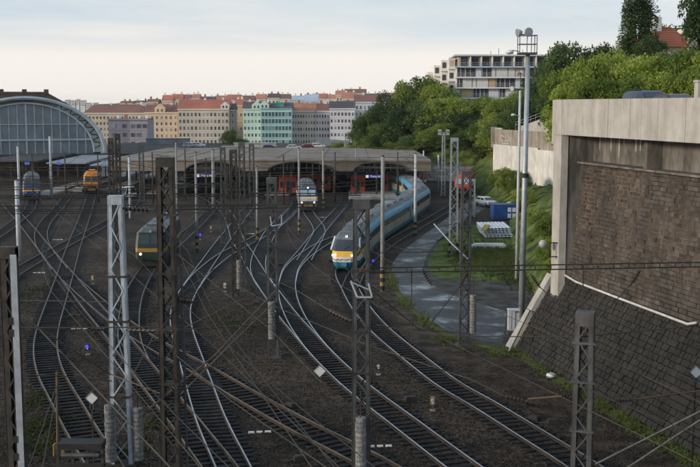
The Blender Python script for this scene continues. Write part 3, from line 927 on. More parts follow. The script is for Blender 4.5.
# ================================================================== TRACKS
def gp(*pts):
    return [G(*p) for p in pts]
V = lambda *p: [Vector((a, b, 0)) for a, b in p]
TR = {}
def railway(key, pts, label, bright, idx, near=98.0):
    if pts[0].y < 45.5:
        pts = [pts[0] + (pts[0] - pts[1]).normalized() * ((pts[0].y - 20) * 1.15)] + list(pts)
    c = spline(pts, 0.62)
    TR[key] = c
    z = 0.0025 * idx
    mid = c[len(c) // 3]
    t = thing('railway_track', label, 'railway track', (mid.x, mid.y, 0), group='railway tracks')
    tan = [((c[min(i + 1, len(c) - 1)] - c[max(i - 1, 0)]).normalized()) for i in range(len(c))]
    nor = [Vector((d.y, -d.x, 0)) for d in tan]
    step = 2
    ids = list(range(0, len(c), step))
    for s in (-1, 1):
        mb, hd = MB(), MB()
        rows, rh = [], []
        for i in ids:
            p = c[i] + nor[i] * (.752 * s)
            rows.append([p + nor[i] * x + Vector((0, 0, zz + z)) for x, zz in ((-.07, .05), (-.065, .08), (-.012, .10), (-.012, .17), (.012, .17), (.012, .10), (.065, .08), (.07, .05))])
            rh.append([p + nor[i] * x + Vector((0, 0, zz + z)) for x, zz in ((-.034, .165), (-.036, .205), (-.026, .215), (.026, .215), (.036, .205), (.034, .165))])
        r = part('rail', mb.grid(rows), MAT['rail_web'], t)
        part('rail_head', hd.grid(rh), MAT['rail_bright' if bright else 'rail_dull'], r)
    far = MB()
    for i in range(0, len(c)):
        a = math.atan2(nor[i].y, nor[i].x)
        if c[i].y < near:
            L = R.choice([2.4, 2.5, 2.6])
            o = sbox('sleeper', (L, .24, .14), MAT['sleeper'], t, c[i] + Vector((R.uniform(-.05, .05), 0, -.012 + z + R.uniform(0, .004))) - t.location)
            o.rotation_euler = (0, 0, a + R.uniform(-.01, .01))
        else:
            u, w = nor[i] * 1.27, tan[i] * .12
            zz = Vector((0, 0, .056 + z))
            far.add([c[i] - u - w + zz, c[i] + u - w + zz, c[i] + u + w + zz, c[i] - u + w + zz], [(0, 1, 2, 3)])
    if far.f:
        part('sleeper_row', far, MAT['sleeper'], t, kind='stuff')
    return t
railway('T1', gp((655, 520), (578, 466), (536, 440), (480, 405), (450, 388), (416, 362), (381, 333), (362, 311), (350, 290)) +
        V((-.7, 101), (1.0, 114), (4.6, 132), (8.4, 148), (10.6, 158), (11.4, 168), (11.0, 180), (9.6, 192), (7.4, 206), (4.5, 222)),
        'bright track under the blue train, sweeping to the lower right corner', True, 1)
railway('T2', gp((520, 512), (457, 466), (402, 424), (354, 387), (321, 355), (308, 339), (298, 324), (289.5, 305), (286.8, 289), (288, 280), (291.5, 268.6), (301, 257), (313.5, 241), (325.5, 226), (338, 212), (345, 203), (347, 196), (341, 187), (333, 179)),
        'bright S-curved track left of the blue train, leaving at bottom centre', True, 2)
railway('T3', gp((304, 262), (313, 246), (319.5, 233), (317.5, 226), (308.7, 214), (307, 205), (305, 195), (302, 184)), 'track under the blue and cream locomotive, joining the S-curve', True, 3)
railway('T4', gp((287.5, 284), (291, 272), (299, 262), (309, 254), (326, 243.5), (346, 236), (366, 230), (388, 224)), 'crossover passing just left of the blue train nose', True, 4)
railway('T5', gp((354, 387.5), (321, 355.5), (306, 338), (290, 320), (273, 297), (260, 278), (247, 256), (237, 240), (233, 226), (226, 213), (214, 203), (200, 195)),
        'track crossing from upper left into the S-curved main track', True, 5)
railway('T6', gp((249, 505), (231, 466), (211.5, 424), (199.5, 388), (190, 359), (185.5, 345), (181.5, 330), (180.5, 313), (185, 299), (196, 281), (210.6, 260), (221, 245), (231, 232), (243, 216), (252, 205), (262, 194)),
        'bright curved track beside the tall dark mast', True, 6)
railway('T7', gp((190, 291), (200, 277), (212, 266), (225, 256), (241, 247.5), (256, 240), (266, 233.5), (277, 226), (288, 217), (295, 208), (298, 199)), 'connecting track slanting right below the concrete platform', True, 7)
railway('T8', gp((281, 308), (270, 293), (262, 282), (258, 270), (259.5, 257), (265, 244), (272, 231), (281, 221.5), (290, 213), (296, 205)), 'short link track curving beside the lattice mast with weights', True, 8)
railway('T9', gp((440, 506), (372, 466), (344, 451), (306, 432), (277, 416), (241.5, 396), (198, 370), (160, 350), (130, 331), (105, 311.5), (86, 295.5), (69.5, 280.5)), 'brown rusty track running from left centre to bottom centre', False, 9)
railway('T10', gp((240, 500), (217, 467), (196.5, 440), (175.5, 413), (160.5, 394), (135.5, 362), (117, 338), (89, 305), (69, 280), (54, 262), (40, 244), (24, 224), (15, 214), (7, 205)),
        'brown track running diagonally behind the white lattice mast', False, 10)
railway('T11', gp((116, 490), (100, 462), (81, 432), (67, 406), (52.5, 380), (46.8, 362), (45.5, 346), (48, 330), (56.5, 303), (64, 280), (66, 274), (73, 250), (79.5, 232), (85, 217), (89, 205), (92, 194)),
        'leftmost bow-shaped track leading up to the orange vehicle', False, 11)
railway('T12', gp((-190, 412), (-90, 344), (-40, 312), (-6, 291), (14, 275.5), (43, 258.5), (69.5, 244), (96, 230.5), (112, 221), (126, 211), (136, 202)), 'track slanting across the others at far left', False, 12)
railway('T13', gp((60, 271), (50, 258), (42.5, 246), (41, 234), (46, 223), (54, 214), (62, 205), (69, 195)), 'short curved track below the left platform', False, 13)
railway('T14', gp((-190, 352), (-100, 296), (-45, 262), (-18, 246), (0, 235), (16, 223), (29, 211), (32, 203), (31, 190)), 'track leading to the blue locomotive at the left edge', False, 14)
railway('T15', gp((137, 364), (130, 345), (129, 320), (134, 296), (147, 272), (161, 258), (176, 245), (188, 234), (198, 225), (209, 213), (216, 204), (220, 196)), 'track under the dark green locomotive', False, 15)
railway('T16', gp((350, 291), (356, 276), (372, 258), (394, 242), (418, 228), (442, 214), (456, 205), (463, 197), (466, 188)), 'dark siding curving right from the blue train to the red locomotive', False, 16)

# ================================================================== MASTS AND POLES
def mast(label, px, Y, h, wb, wt, material, name='lattice_mast', dep=.34, leg=.15, fine=True, yaw=0.0, cap=.35, X=None, footing=True):
    X = (px - 350) * Y / 1058.0 if X is None else X
    t = thing(name, label, 'mast', (X, Y, 0), yaw, 'overhead line masts')
    m = MAT[material]
    for s in (-1, 1):
        xb, xt = s * (wb / 2 - leg / 2), s * (wt / 2 - leg / 2)
        l = leg / 2
        mb = MB()
        d = dep / 2
        # channel section: web outside, two flanges
        w = .02
        for (x0, x1, y0, y1) in ((s * l - w, s * l + w, -d, d), (-l, l, -d, -d + .03), (-l, l, d - .03, d)):
            mb.hexa([(xb + x0, y0, 0.05), (xb + x1, y0, .05), (xb + x1, y1, .05), (xb + x0, y1, .05)], [(xt + x0, y0, h), (xt + x1, y0, h), (xt + x1, y1, h), (xt + x0, y1, h)])
        part('leg', mb, m, t, world=False)
    n = max(4, int(h / max(wb * .95, .5)))
    allb = MB()
    for i in range(n):
        z0, z1 = .3 + (h - .6) * i / n, .3 + (h - .6) * (i + 1) / n
        f0, f1 = z0 / h, z1 / h
        x0, x1 = (wb + (wt - wb) * f0) / 2 - leg * .6, (wb + (wt - wb) * f1) / 2 - leg * .6
        for s in (-1, 1):
            sg = 1 if (i + (s > 0)) % 2 else -1
            p, q = Vector((-sg * x0, s * (dep / 2 + .012), z0)), Vector((sg * x1, s * (dep / 2 + .012), z1))
            if fine:
                part('lacing_bar', MB().bar(p, q, .055, .018, up=(0, 1, 0)), m, t, world=False)
            else:
                allb.bar(p, q, .06, .03, up=(0, 1, 0))
    if not fine:
        part('lacing', allb, m, t, world=False)
    if cap:
        part('head_plate', MB().bx(-wt / 2 - .02, wt / 2 + .02, -dep / 2 - .03, dep / 2 + .03, h - cap, h + .04), m, t, world=False)
    if footing:
        part('footing', MB().bx(-wb / 2 - .2, wb / 2 + .2, -.45, .45, -.3, .12), MAT['gravel_yard'], t, world=False)
    return t
def clamp(t, z, w, dep=.5, mm='dark_steel'):
    part('clamp', MB().bx(-w / 2, w / 2, -dep / 2, dep / 2, z - .04, z + .04), MAT[mm], t, world=False)
disc = None
def weights(label, X, Y, z0, n, r=.22, th=.2):
    t = thing('tension_weight', label, 'tension weight', (X, Y, z0), 0, 'tension weight stacks')
    global disc
    if disc is None:
        disc = MB().tube([(0, 0, 0), (0, 0, .012), (0, 0, .165), (0, 0, .18)], [.20, .22, .22, .20], 12).mesh('weight_disc', MAT['weight'])
    for k in range(n):
        o = put('weight_disc', disc, t, (R.uniform(-.012, .012), R.uniform(-.012, .012), k * th))
        o.rotation_euler = (0, 0, R.uniform(0, 6))
    part('rod', MB().tube([(0, 0, -.15), (0, 0, n * th + 1.1)], .025, 6), MAT['dark_steel'], t, world=False)
    return t
def pole(label, px, Y, h, r0, r1, material, stripes=False, group='slender line poles', name='line_pole', arms=0):
    X = (px - 350) * Y / 1058.0
    t = thing(name, label, 'pole', (X, Y, 0), 0, group)
    part('shaft', MB().tube([(0, 0, -.1), (0, 0, h * .5), (0, 0, h)], [r0, (r0 + r1) / 2, r1], 10), MAT[material], t, world=False, smooth=True)
    if stripes:
        for k in range(5):
            part('warning_band', MB().tube([(0, 0, .15 + k * .35), (0, 0, .5 + k * .35)], r0 + .02, 10), MAT['yellow' if k % 2 else 'black'], t, world=False)
    part('pole_cap', MB().tube([(0, 0, h), (0, 0, h + .12)], [r1 + .03, r1 * .6], 8), MAT['dark_steel'], t, world=False)
    for k in range(arms):
        s = -1 if k % 2 else 1
        z = h - .9 - 1.2 * k
        part('bracket_arm', MB().bar((0, 0, z), (s * 2.6, 0, z + .45), .05).bar((0, 0, z - 1.2), (s * 2.2, 0, z + .3), .04), MAT['dark_steel'], t, world=False)
    return t

m1 = mast('pale galvanised lattice mast in the left foreground', 113, 45.5, 12.1, .98, .58, 'white_steel', leg=.17, dep=.42)
for z in (3.2, 6.6, 8.6):
    clamp(m1, z, .95)
weights('weight stack hanging on the left of the pale lattice mast', m1.location.x - .42, 45.0, .35, 13)
weights('weight stack hanging on the right of the pale lattice mast', m1.location.x + .75, 45.4, .3, 12)
m2 = mast('tall dark lattice mast right of the pale one', 164, 42.5, 13.9, .78, .66, 'dark_steel', leg=.17, dep=.45)
for z in (4.6, 6.9, 9.2, 11.6):
    clamp(m2, z, .85)
part('side_rod', MB().tube([(.62, .3, 0), (.52, .3, 9.5)], .06, 8), MAT['grey_steel'], m2, world=False)
m3 = mast('grey lattice mast in front of the blue train', 361.5, 41.5, 12.3, .76, .62, 'grey_steel', leg=.16, dep=.42)
for z in (5.3, 7.0, 9.5):
    clamp(m3, z, .8)
mb = MB()
mb.bar((-.42, -.28, 9.1), (-.16, -.34, 8.45), .07).bar((-.16, -.34, 8.45), (.42, -.34, 8.45), .07).bar((.42, -.34, 8.45), (.28, -.28, 9.0), .07).bar((-.4, -.3, 9.05), (.3, -.3, 8.75), .05)
part('pulley_bracket', mb, MAT['galv'], m3, world=False)
weights('weight stack in front of the grey lattice mast at the bottom edge', m3.location.x - .02, 41.0, .2, 17)
m4 = mast('dark lattice mast left of centre with a weight stack at mid height', 271, 66, 11.5, .74, .62, 'grey_steel', leg=.14, dep=.38)
clamp(m4, 9.7, .8)
mb = MB()
mb.bar((-.1, -.25, 9.1), (.0, -.32, 8.5), .08).bar((.0, -.32, 8.5), (.62, -.32, 8.6), .08).bar((.62, -.32, 8.6), (.62, -.28, 9.2), .08)
part('pulley_bracket', mb, MAT['galv'], m4, world=False)
weights('weight stack on the dark mast left of centre', m4.location.x - .05, 65.5, 1.3, 12)
mast('slim grey double mast left of centre, nearest the curved bright rail', 233, 87, 12.4, .55, .5, 'dark_steel', leg=.12, dep=.3)
mast('slim grey lattice mast just right of the double mast', 241, 90, 12.9, .6, .5, 'grey_steel', leg=.12, dep=.3)
weights('weight stack between the two slim masts left of centre', (237 - 350) * 86.3 / 1058, 86.3, .9, 12, .25, .2)
m6 = mast('grey lattice mast beside the wet road', 467.5, 69.3, 11.7, .72, .62, 'grey_steel', leg=.14, dep=.4)
clamp(m6, 5.6, .85)
clamp(m6, 8.0, .9)
weights('weight stack on the mast beside the wet road', m6.location.x + .5, 68.8, .95, 13, .2, .2)
t = mast('twin-post mast on the grass behind the wet road', 455, 112, 12.6, 1.0, .8, 'galv', leg=.16, dep=.24, fine=False)
for s in (-1, 1):
    for k in range(4):
        part('warning_band', MB().bx(s * .42 - .13, s * .42 + .13, -.16, .16, .2 + k * .4, .58 + k * .4), MAT['yellow' if k % 2 else 'black'], t, world=False)
m8 = mast('far lattice floodlight mast left of the red locomotive', 444, 186, 11.2, .8, .5, 'galv', leg=.16, dep=.4, fine=False)
for x in (-.7, .7):
    for z in (11.1, 11.7):
        part('floodlight', MB().bx(x - .3, x + .3, -.25, .15, z - .18, z + .18), MAT['lamp_off'], m8, world=False)
part('crossbar', MB().bar((-1.1, 0, 11.4), (1.1, 0, 11.4), .1), MAT['galv'], m8, world=False)
m10 = mast('near lattice mast in front of the stone slope at lower right', 591.5, 40, 8.06, .8, .66, 'grey_steel', leg=.17, dep=.55, cap=.5, yaw=-.35)
for z in (3.4, 5.35, 6.9):
    clamp(m10, z, .92, .68, 'grey_steel')
m11 = mast('dark flat steel mast cut off by the left edge', 2.5, 34, 11.4, .5, .5, 'dark_steel', leg=.2, dep=.3)
for z in (4.4, 5.0, 8.6, 9.0):
    part('bolt_plate', MB().bx(-.02, .14, -.2, -.16, z - .12, z + .12), MAT['black'], m11, world=False)
part('flat_cover', MB().bx(.1, .31, -.19, -.16, .1, 11.2), MAT['galv'], m11, world=False)
mast('dark lattice mast rising behind the pale mast, left upright', 109.5, 108, 12.7, .6, .5, 'dark_steel', leg=.16, dep=.3, fine=False)
mast('dark lattice mast rising behind the pale mast, right upright', 116.5, 110, 13.1, .6, .5, 'dark_steel', leg=.16, dep=.3, fine=False)
mast('far thin lattice mast in front of the tan roof at left', 140, 176, 9.9, .95, .8, 'grey_steel', leg=.18, dep=.3, fine=False)
mast('far lattice mast between the beige roof arch and the dark mast', 222, 122, 11.2, .7, .6, 'grey_steel', leg=.15, dep=.3, fine=False)
mast('far thin lattice mast right of the left arch', 251, 150, 10.6, .8, .7, 'grey_steel', leg=.15, dep=.3, fine=False)
mast('thin lattice mast beside the red locomotive', 473.5, 150, 5.6, .9, .8, 'galv', leg=.2, dep=.4, fine=False)
pole('concrete pole with striped foot standing right of the blue train front', 383, 90, 11.7, .19, .15, 'concrete_pole', True)
pole('pale pole behind the rear half of the blue train', 416, 128, 10.2, .2, .15, 'pale_pole', True)
pole('bluish white pole standing near the left edge', 13.5, 108, 8.4, .26, .22, 'pale_pole')
pole('far pale pole in front of the glass hall, right one', 48.5, 182, 10.8, .25, .18, 'pale_pole')
pole('far pale pole in front of the glass hall, left one', 16, 180, 9.2, .25, .2, 'pale_pole')
pole('yellowish pole right of the dark lattice masts', 127.5, 150, 8.8, .2, .15, 'pale_pole')
pole('grey pole rising just right of the tall dark mast', 175, 140, 11.2, .17, .12, 'concrete_pole', arms=2)
pole('pole with striped foot left of the platform sign', 194.5, 114, 11.0, .15, .12, 'concrete_pole', True, arms=1)
pole('pole in front of the left roof arch', 212, 165, 9.2, .3, .22, 'concrete_pole')
pole('pole with striped foot left of the blue and cream locomotive', 256, 122, 9.0, .16, .12, 'concrete_pole', True)
pole('striped-foot pole immediately left of the blue and cream locomotive', 298.5, 131, 10.8, .15, .12, 'concrete_pole', True)
pole('grey pole immediately right of the blue and cream locomotive', 323, 160, 9.4, .2, .15, 'concrete_pole', True)
pole('slim pole left of the right roof arch', 356, 190, 8.4, .16, .12, 'concrete_pole')
pole('slim pole in front of the pale stone wall', 424, 200, 7.6, .16, .12, 'pale_pole')
pole('slim pole right of the pale stone wall', 439, 196, 7.0, .2, .15, 'pale_pole')
pole('bent-topped slim pole behind the turquoise building side', 262, 240, 9.8, .14, .1, 'concrete_pole')
pole('slim dark pole in front of the tan roof centre', 345, 245, 9.0, .14, .1, 'concrete_pole')

for n_, (px, Y, h) in enumerate([(30, 172, 8.2), (63, 168, 8.6), (96, 175, 8.0), (151, 172, 8.4), (184, 178, 8.8), (205, 170, 7.6), (229, 176, 8.6), (283, 172, 8.0), (335, 176, 8.2), (398, 182, 8.0)]):
    pole(ORDN[n_] + ' from left of the thin dark poles before the platforms', px, Y, h, .13, .10, 'dark_steel', group='thin poles before the platforms', arms=1 + n_ % 2)
# tall floodlight mast on the right
fl = thing('floodlight_pole', 'tall steel light mast with service cage and floodlights beside the pier', 'light mast', (D(521, 327, 74).x, 74, 0), 0)
part('shaft', MB().tube([(0, 0, 0), (.05, 0, 9), (.1, 0, 19.6)], [.23, .2, .15], 12), MAT['galv'], fl, world=False, smooth=True)
part('base_collar', MB().tube([(0, 0, 0), (0, 0, .6)], .32, 12), MAT['concrete_pole'], fl, world=False)
part('joint_ring', MB().tube([(.02, 0, 11.0), (.02, 0, 11.3)], .3, 12), MAT['dark_steel'], fl, world=False)
mb = MB().bx(-.58, .68, -.5, .5, 19.55, 19.68)
part('cage_floor', mb, MAT['grey_steel'], fl, world=False)
for x in (-.55, .64):
    for y in (-.47, .47):
        part('cage_post', MB().bar((x, y, 19.68), (x, y, 20.85), .05), MAT['grey_steel'], fl, world=False)
mb = MB()
for z in (20.25, 20.85):
    mb.bar((-.55, -.47, z), (.64, -.47, z), .045).bar((-.55, .47, z), (.64, .47, z), .045).bar((-.55, -.47, z), (-.55, .47, z), .045).bar((.64, -.47, z), (.64, .47, z), .045)
part('cage_rail', mb, MAT['grey_steel'], fl, world=False)
part('cage_ladder', MB().bar((.05, .1, 19.6), (.05, .1, 20.9), .06).bar((.35, .1, 19.6), (.35, .1, 20.9), .06), MAT['galv'], fl, world=False)
def dish(c, d, r, parent, nm='floodlight'):
    c, d = Vector(c), Vector(d).normalized()
    f = part(nm, MB().tube([c - d * .38, c - d * .3, c - d * .1, c], [r * .25, r * .5, r * .9, r], 14), MAT['lamp_off'], parent, world=False, smooth=True)
    part('lens', MB().tube([c, c + d * .02], r * .86, 14), MAT['galv'], f, world=False)
dish((.02, -.55, 21.05), (.15, -1, -.15), .32, fl)
dish((-.72, -.4, 21.0), (-1, -.35, -.25), .3, fl)
part('lamp_arm', MB().bar((-.5, 0, 19.75), (-1.0, -.1, 19.85), .05), MAT['grey_steel'], fl, world=False)
part('lamp_arm', MB().bar((-.75, -.3, 20.9), (.1, -.5, 20.9), .05).bar((-.55, -.45, 20.85), (-.55, -.45, 21.0), .05), MAT['grey_steel'], fl, world=False)
part('street_luminaire', MB().ball((-1.2, -.1, 19.72), .32, 10, 6, .5), MAT['white_box'], fl, world=False, smooth=True)
f2 = thing('floodlight_pole', 'thinner light mast with small lamps just left of the tall cage mast', 'light mast', (D(516.5, 280, 96).x, 96, 0), 0)
part('shaft', MB().tube([(0, 0, 0), (0, 0, 17.4)], [.16, .11], 10), MAT['pale_pole'], f2, world=False, smooth=True)
part('crossbar', MB().bar((-.75, 0, 17.4), (.35, 0, 17.5), .08), MAT['grey_steel'], f2, world=False)
dish((-.75, -.1, 17.55), (-.7, -.7, -.1), .24, f2)
dish((.1, -.1, 19.0), (-.6, -.8, -.2), .2, f2)
dish((-.35, -.1, 18.9), (-.9, -.4, -.2), .2, f2)
part('lamp_arm', MB().bar((0, 0, 17.4), (0, 0, 19.0), .06).bar((-.35, 0, 18.85), (.1, 0, 18.95), .05), MAT['grey_steel'], f2, world=False)
part('bracket_lamp', MB().ball((-.6, -.1, 15.2), .22, 8, 5, .5).bar((0, 0, 15.1), (-.5, -.1, 15.2), .05), MAT['white_box'], f2, world=False)

# ================================================================== OVERHEAD WIRES
def wire(name, label, pts, r, m, sag=0.0, group='overhead wires', cat='wire'):
    pts = [Vector(p) for p in pts]
    if len(pts) == 2 and sag:
        a, b = pts
        pts = [a.lerp(b, k / 8) - Vector((0, 0, sag * 4 * (k / 8) * (1 - k / 8))) for k in range(9)]
    return solo(name, MB().tube(pts, r * 1.2, 5), MAT[m], label, cat, group)
def insulator(label, p, q, n=5, r=.10, group='insulators'):
    p, q = Vector(p), Vector(q)
    t = thing('insulator', label, 'insulator', tuple(p), 0, group)
    for k in range(n):
        a, b = p.lerp(q, (k + .1) / n), p.lerp(q, (k + .55) / n)
        part('shed', MB().tube([a, a.lerp(b, .5), b], [r * .55, r, r * .45], 8), MAT['insulator'], t)
    part('core', MB().tube([p - (q - p) * .15, q + (q - p) * .15], r * .4, 6), MAT['wire_dark'], t)
names = {'T1': 'the track under the blue train', 'T2': 'the S-curved main track', 'T6': 'the bright curved track by the tall dark mast', 'T11': 'the bow-shaped leftmost track', 'T10': 'the diagonal brown track at left'}
for k, nm in names.items():
    c = TR[k]
    sel = c[::12] + [c[-1]]
    wire('contact_wire', 'thin contact wire hanging over ' + nm, [p + Vector((0, 0, 5.45)) for p in sel], .013, 'wire_olive')
    per = 80
    cat_ = []
    for i in range(0, len(c), 8):
        u = (i % per) / per
        cat_.append(c[i] + Vector((0, 0, 6.9 - 3.2 * u * (1 - u))))
    t = wire('catenary_wire', 'catenary wire strung above ' + nm, cat_, .013, 'wire_dark')
def span(label, p, q, gap, r, m, ticks=0, posts=True):
    """twin cross-span cable with short spacers"""
    p, q = Vector(p), Vector(q)
    t = thing('cross_span', label, 'cable', tuple(p), 0, 'cross-span cables')
    g = Vector((0, 0, gap))
    part('upper_cable', MB().tube([p.lerp(q, i / 6) for i in range(7)], r, 5), MAT[m], t)
    part('lower_cable', MB().tube([p.lerp(q, i / 6) - g for i in range(7)], r, 5), MAT[m], t)
    for k in range(ticks):
        a = p.lerp(q, (k + .5) / ticks)
        part('spacer', MB().bar(a, a - g, r * 1.6), MAT[m], t)
    return t
span('near twin cross-span cable from the centre mast across the stone wall', D(366, 268, 41.5), D(702, 261, 43.5) + Vector((3, 0, 0)), .19, .028, 'wire_dark', 26)
span('twin cross-span cable ending at the dark mast left of centre', D(-12, 206, 64), D(268, 204.5, 66), .25, .035, 'wire_dark', 14)
span('twin cross-span cable behind the two slim masts', D(-12, 187.5, 88), D(236, 184, 87), .22, .035, 'wire_dark', 10)
span('cross-span cable running in front of the grass bank to the twin-post mast', D(330, 162, 150), D(455, 165, 112), .5, .03, 'wire_olive', 6)
span('cross-span cable above the blue and cream locomotive', D(241, 190.5, 90), D(383, 180, 90), .3, .03, 'wire_dark', 6)
span('far cross-span cable below the glass hall', D(-10, 167, 182), D(140, 168, 176), .5, .05, 'wire_dark', 6)
span('far cross-span cable in front of the tan roof', D(140, 176, 176), D(323, 172, 160), .4, .04, 'wire_dark', 8)
span('farthest cross-span cable in front of the wooded hill', D(323, 157, 185), D(444, 158, 186), 1.0, .04, 'wire_olive', 5)
span('upper far cross-span cable in front of the glass hall', D(-10, 176, 140), D(127, 177, 150), .4, .04, 'wire_dark', 6)
span('thick dark cross-span cable level with the pale mast top', D(-12, 196, 90), D(361, 193, 92), .2, .05, 'wire_dark', 18)
span('dark cross-span cable from the dark lattice masts to the slim masts', D(-12, 180, 112), D(116, 182, 110), .35, .045, 'wire_dark', 8)
span('dark cross-span cable right of the tall dark mast', D(172, 207, 64), D(352, 203, 66), .2, .03, 'wire_dark', 10)
span('low dark cross-span cable at the left below the platforms', D(-12, 212, 100), D(108, 211, 108), .2, .04, 'wire_dark', 8)
span('far cross-span cable over the far platforms in the centre', D(175, 184, 140), D(323, 182, 160), .3, .05, 'wire_dark', 8)
span('far cross-span cable over the rear of the blue train', D(323, 172, 160), D(444, 172, 186), .35, .04, 'wire_dark', 5)
# hanging insulators below the near cross-span
for i, (a, b, e, lb) in enumerate([((424, 273), (431, 284), None, 'short slanted insulator under the near cable, left of the road mast'),
                                   ((503, 276), (510, 286), None, 'short slanted insulator under the near cable, left of the floodlight mast'),
                                   ((532, 276), (539, 286), (585, 330), 'slanted insulator whose stay runs down to the lower right mast'),
                                   ((639, 272), (632, 283), (601, 316), 'slanted insulator under the near cable at the right'),
                                   ((466, 275), (460, 286), (425, 330), 'slanted insulator just left of the road mast')]):
    p, q = D(*a, 41.8), D(*b, 41.6)
    insulator(lb, p, q, 5, .09)
    if e:
        wire('stay_wire', 'stay wire below the ' + lb, [q, D(*e, 40.6)], .016, 'wire_dark')
for px, y1, lb in ((411.5, 343, 'vertical dropper wire in front of the wet road'), (583, 314, 'vertical dropper wire onto the lower right mast')):
    p = D(px, 271, 41.8)
    insulator('slim upright insulator of the ' + lb, p, D(px, 284, 41.8), 4, .055)
    wire('dropper_wire', lb, [D(px, 284, 41.8), D(px, y1, 41.2)], .02, 'wire_dark')
FW = [
    ('rust-brown wire slanting down between the left edge and the pale mast', [(30, 322, 36), (110, 374, 44), (172, 398, 42.5)], .024, 'wire_rust'),
    ('olive wire from the left edge down to the bottom left corner', [(10, 302, 36), (40, 330, 36), (170, 467, 30)], .022, 'wire_olive'),
    ('brown wire crossing level at the pale mast foot', [(8, 374, 36), (60, 376, 42), (112, 381, 45)], .02, 'wire_rust'),
    ('olive stay wire fanning down left of the diamond sign', [(57, 385, 43), (28, 470, 36)], .016, 'wire_olive'),
    ('second olive stay wire beside the rusty post', [(57, 391, 43), (42, 470, 36)], .016, 'wire_olive'),
    ('upper thick brown rod crossing from dark mast to central weights', [(150, 408, 42.5), (214, 356, 52), (275, 291, 65)], .035, 'wire_rust'),
    ('lower thick brown rod crossing from dark mast to central weights', [(165, 410, 42.5), (235, 340, 54), (277, 300, 65)], .032, 'wire_rust'),
    ('brown wire rising from the dark mast to the slim masts', [(150, 342, 42.5), (172, 334, 46), (248, 296, 86)], .03, 'wire_rust'),
    ('level brown wire between dark mast and central mast', [(170, 330, 42.5), (270, 324, 65)], .024, 'wire_rust'),
    ('level rust wire low in the centre left', [(204, 367, 44), (319, 364, 50)], .022, 'wire_rust'),
    ('olive wire from the slim masts down past the central mast', [(176, 253, 88), (271, 330, 65), (322, 383, 48)], .022, 'wire_olive'),
    ('long olive wire crossing the middle from left to the lower right insulator', [(236, 285, 86), (276, 307, 64), (370, 346, 46), (470, 379, 42), (508, 398, 41)], .02, 'wire_olive'),
    ('olive wire running down to the centre mast insulator', [(258, 272, 86), (298, 291, 62), (331, 311.5, 44)], .02, 'wire_olive'),
    ('thin olive wire level across the stone slope', [(361, 322, 41.5), (440, 336, 41), (580, 337, 40), (702, 325, 41)], .018, 'wire_olive'),
    ('rust rod from the yellow insulator to the lower right mast', [(528, 399, 41), (562, 396, 40.3)], .035, 'wire_rust'),
    ('rust wire leaving the lower right mast to the right edge', [(629, 400, 40), (705, 390, 41)], .03, 'wire_rust'),
    ('upper diagonal rod at the bottom right corner', [(596, 464, 39.5), (705, 409, 38)], .04, 'grey_steel'),
    ('lower diagonal rod at the bottom right corner', [(618, 474, 39.5), (705, 417, 38)], .04, 'grey_steel'),
    ('pale stay rod slanting beside the rear of the blue train', [(434, 224, 76), (452, 244, 72), (468, 259, 69)], .045, 'galv'),
    ('level brown wire left of the road mast', [(372, 253, 60), (420, 252, 62), (468, 250, 69)], .022, 'wire_rust'),
    ('level rust wire crossing the sidings in front of the red locomotive', [(420, 230, 95), (500, 216, 108)], .03, 'wire_rust'),
    ('slanted olive wire from centre mast to the road mast', [(366, 285, 41.5), (420, 330, 52), (466, 333, 68)], .018, 'wire_olive'),
    ('thin wire from the dark mast across the left tracks', [(0, 300, 60), (108, 302, 45.5)], .02, 'wire_dark'),
    ('dark level wire above the left crossing', [(8, 328, 44), (160, 327, 42.5)], .024, 'wire_dark'),
    ('dark wire running behind the pale mast to the slim masts', [(108, 210, 46), (160, 210, 60), (233, 215, 87)], .025, 'wire_dark'),
    ('olive wire rising right from the bottom left', [(120, 400, 45), (172, 300, 60), (233, 255, 87)], .02, 'wire_olive'),
    ('pale stay wire in the upper left centre', [(170, 300, 60), (245, 282, 86)], .022, 'wire_olive'),
    ('long thin wire crossing the far yard from left', [(-5, 178, 150), (110, 190, 109), (222, 196, 122)], .03, 'wire_dark'),
    ('thin wire dipping in front of the tan roof', [(110, 160, 110), (175, 172, 140), (251, 168, 150), (323, 168, 160)], .03, 'wire_dark'),
    ('thin wire from tall dark mast towards the far station', [(164, 190, 42.5), (195, 185, 114), (256, 178, 122)], .018, 'wire_dark'),
    ('olive wire running from the dark mast foot to the bottom edge', [(172, 352, 42.5), (230, 400, 40), (330, 470, 36)], .018, 'wire_olive'),
]
for lb, pts, r, m in FW:
    wire('overhead_wire', lb, [D(*p) for p in pts], r, m)
insulator('brown ribbed insulator at the centre mast', D(331, 311, 44), D(349, 320, 42.2), 6, .13)
insulator('dark insulator on the wire left of the lower right mast', D(562, 396, 40.3), D(575, 392.5, 40.1), 5, .11)
insulator('dark insulator on the wire right of the lower right mast', D(612, 401, 40), D(629, 400, 40), 6, .12)
insulator('orange-brown insulator over the right hand track', D(505, 397, 41), D(528, 403, 41), 6, .12)
insulator('yellow-ended insulator beside the right hand track', D(526, 403, 41.2), D(538, 406, 41.2), 4, .12)
insulator('dark insulator at the top of the pale mast', D(121, 208, 45.5), D(150, 210, 45), 7, .12)
insulator('dark insulator left of the tall dark mast at mid height', D(174, 300, 42.5), D(193, 302, 43), 6, .11)
insulator('dark insulator on the brown rods near the tall dark mast', D(165, 402, 42.6), D(176, 390, 43), 5, .11)
insulator('long dark insulator right of the pale mast at mid height', D(124, 330, 45.5), D(157, 331, 43), 7, .09)
insulator('orange insulator on the rail beyond the centre mast', D(368, 414, 40.5), D(380, 420, 40.5), 5, .10)
insulator('small dark insulator over the leftmost track', D(18, 319, 36), D(24, 326, 36), 4, .09)
insulator('small insulator left of the pale mast on the level wire', D(94, 329, 44), D(106, 330, 45), 4, .08)

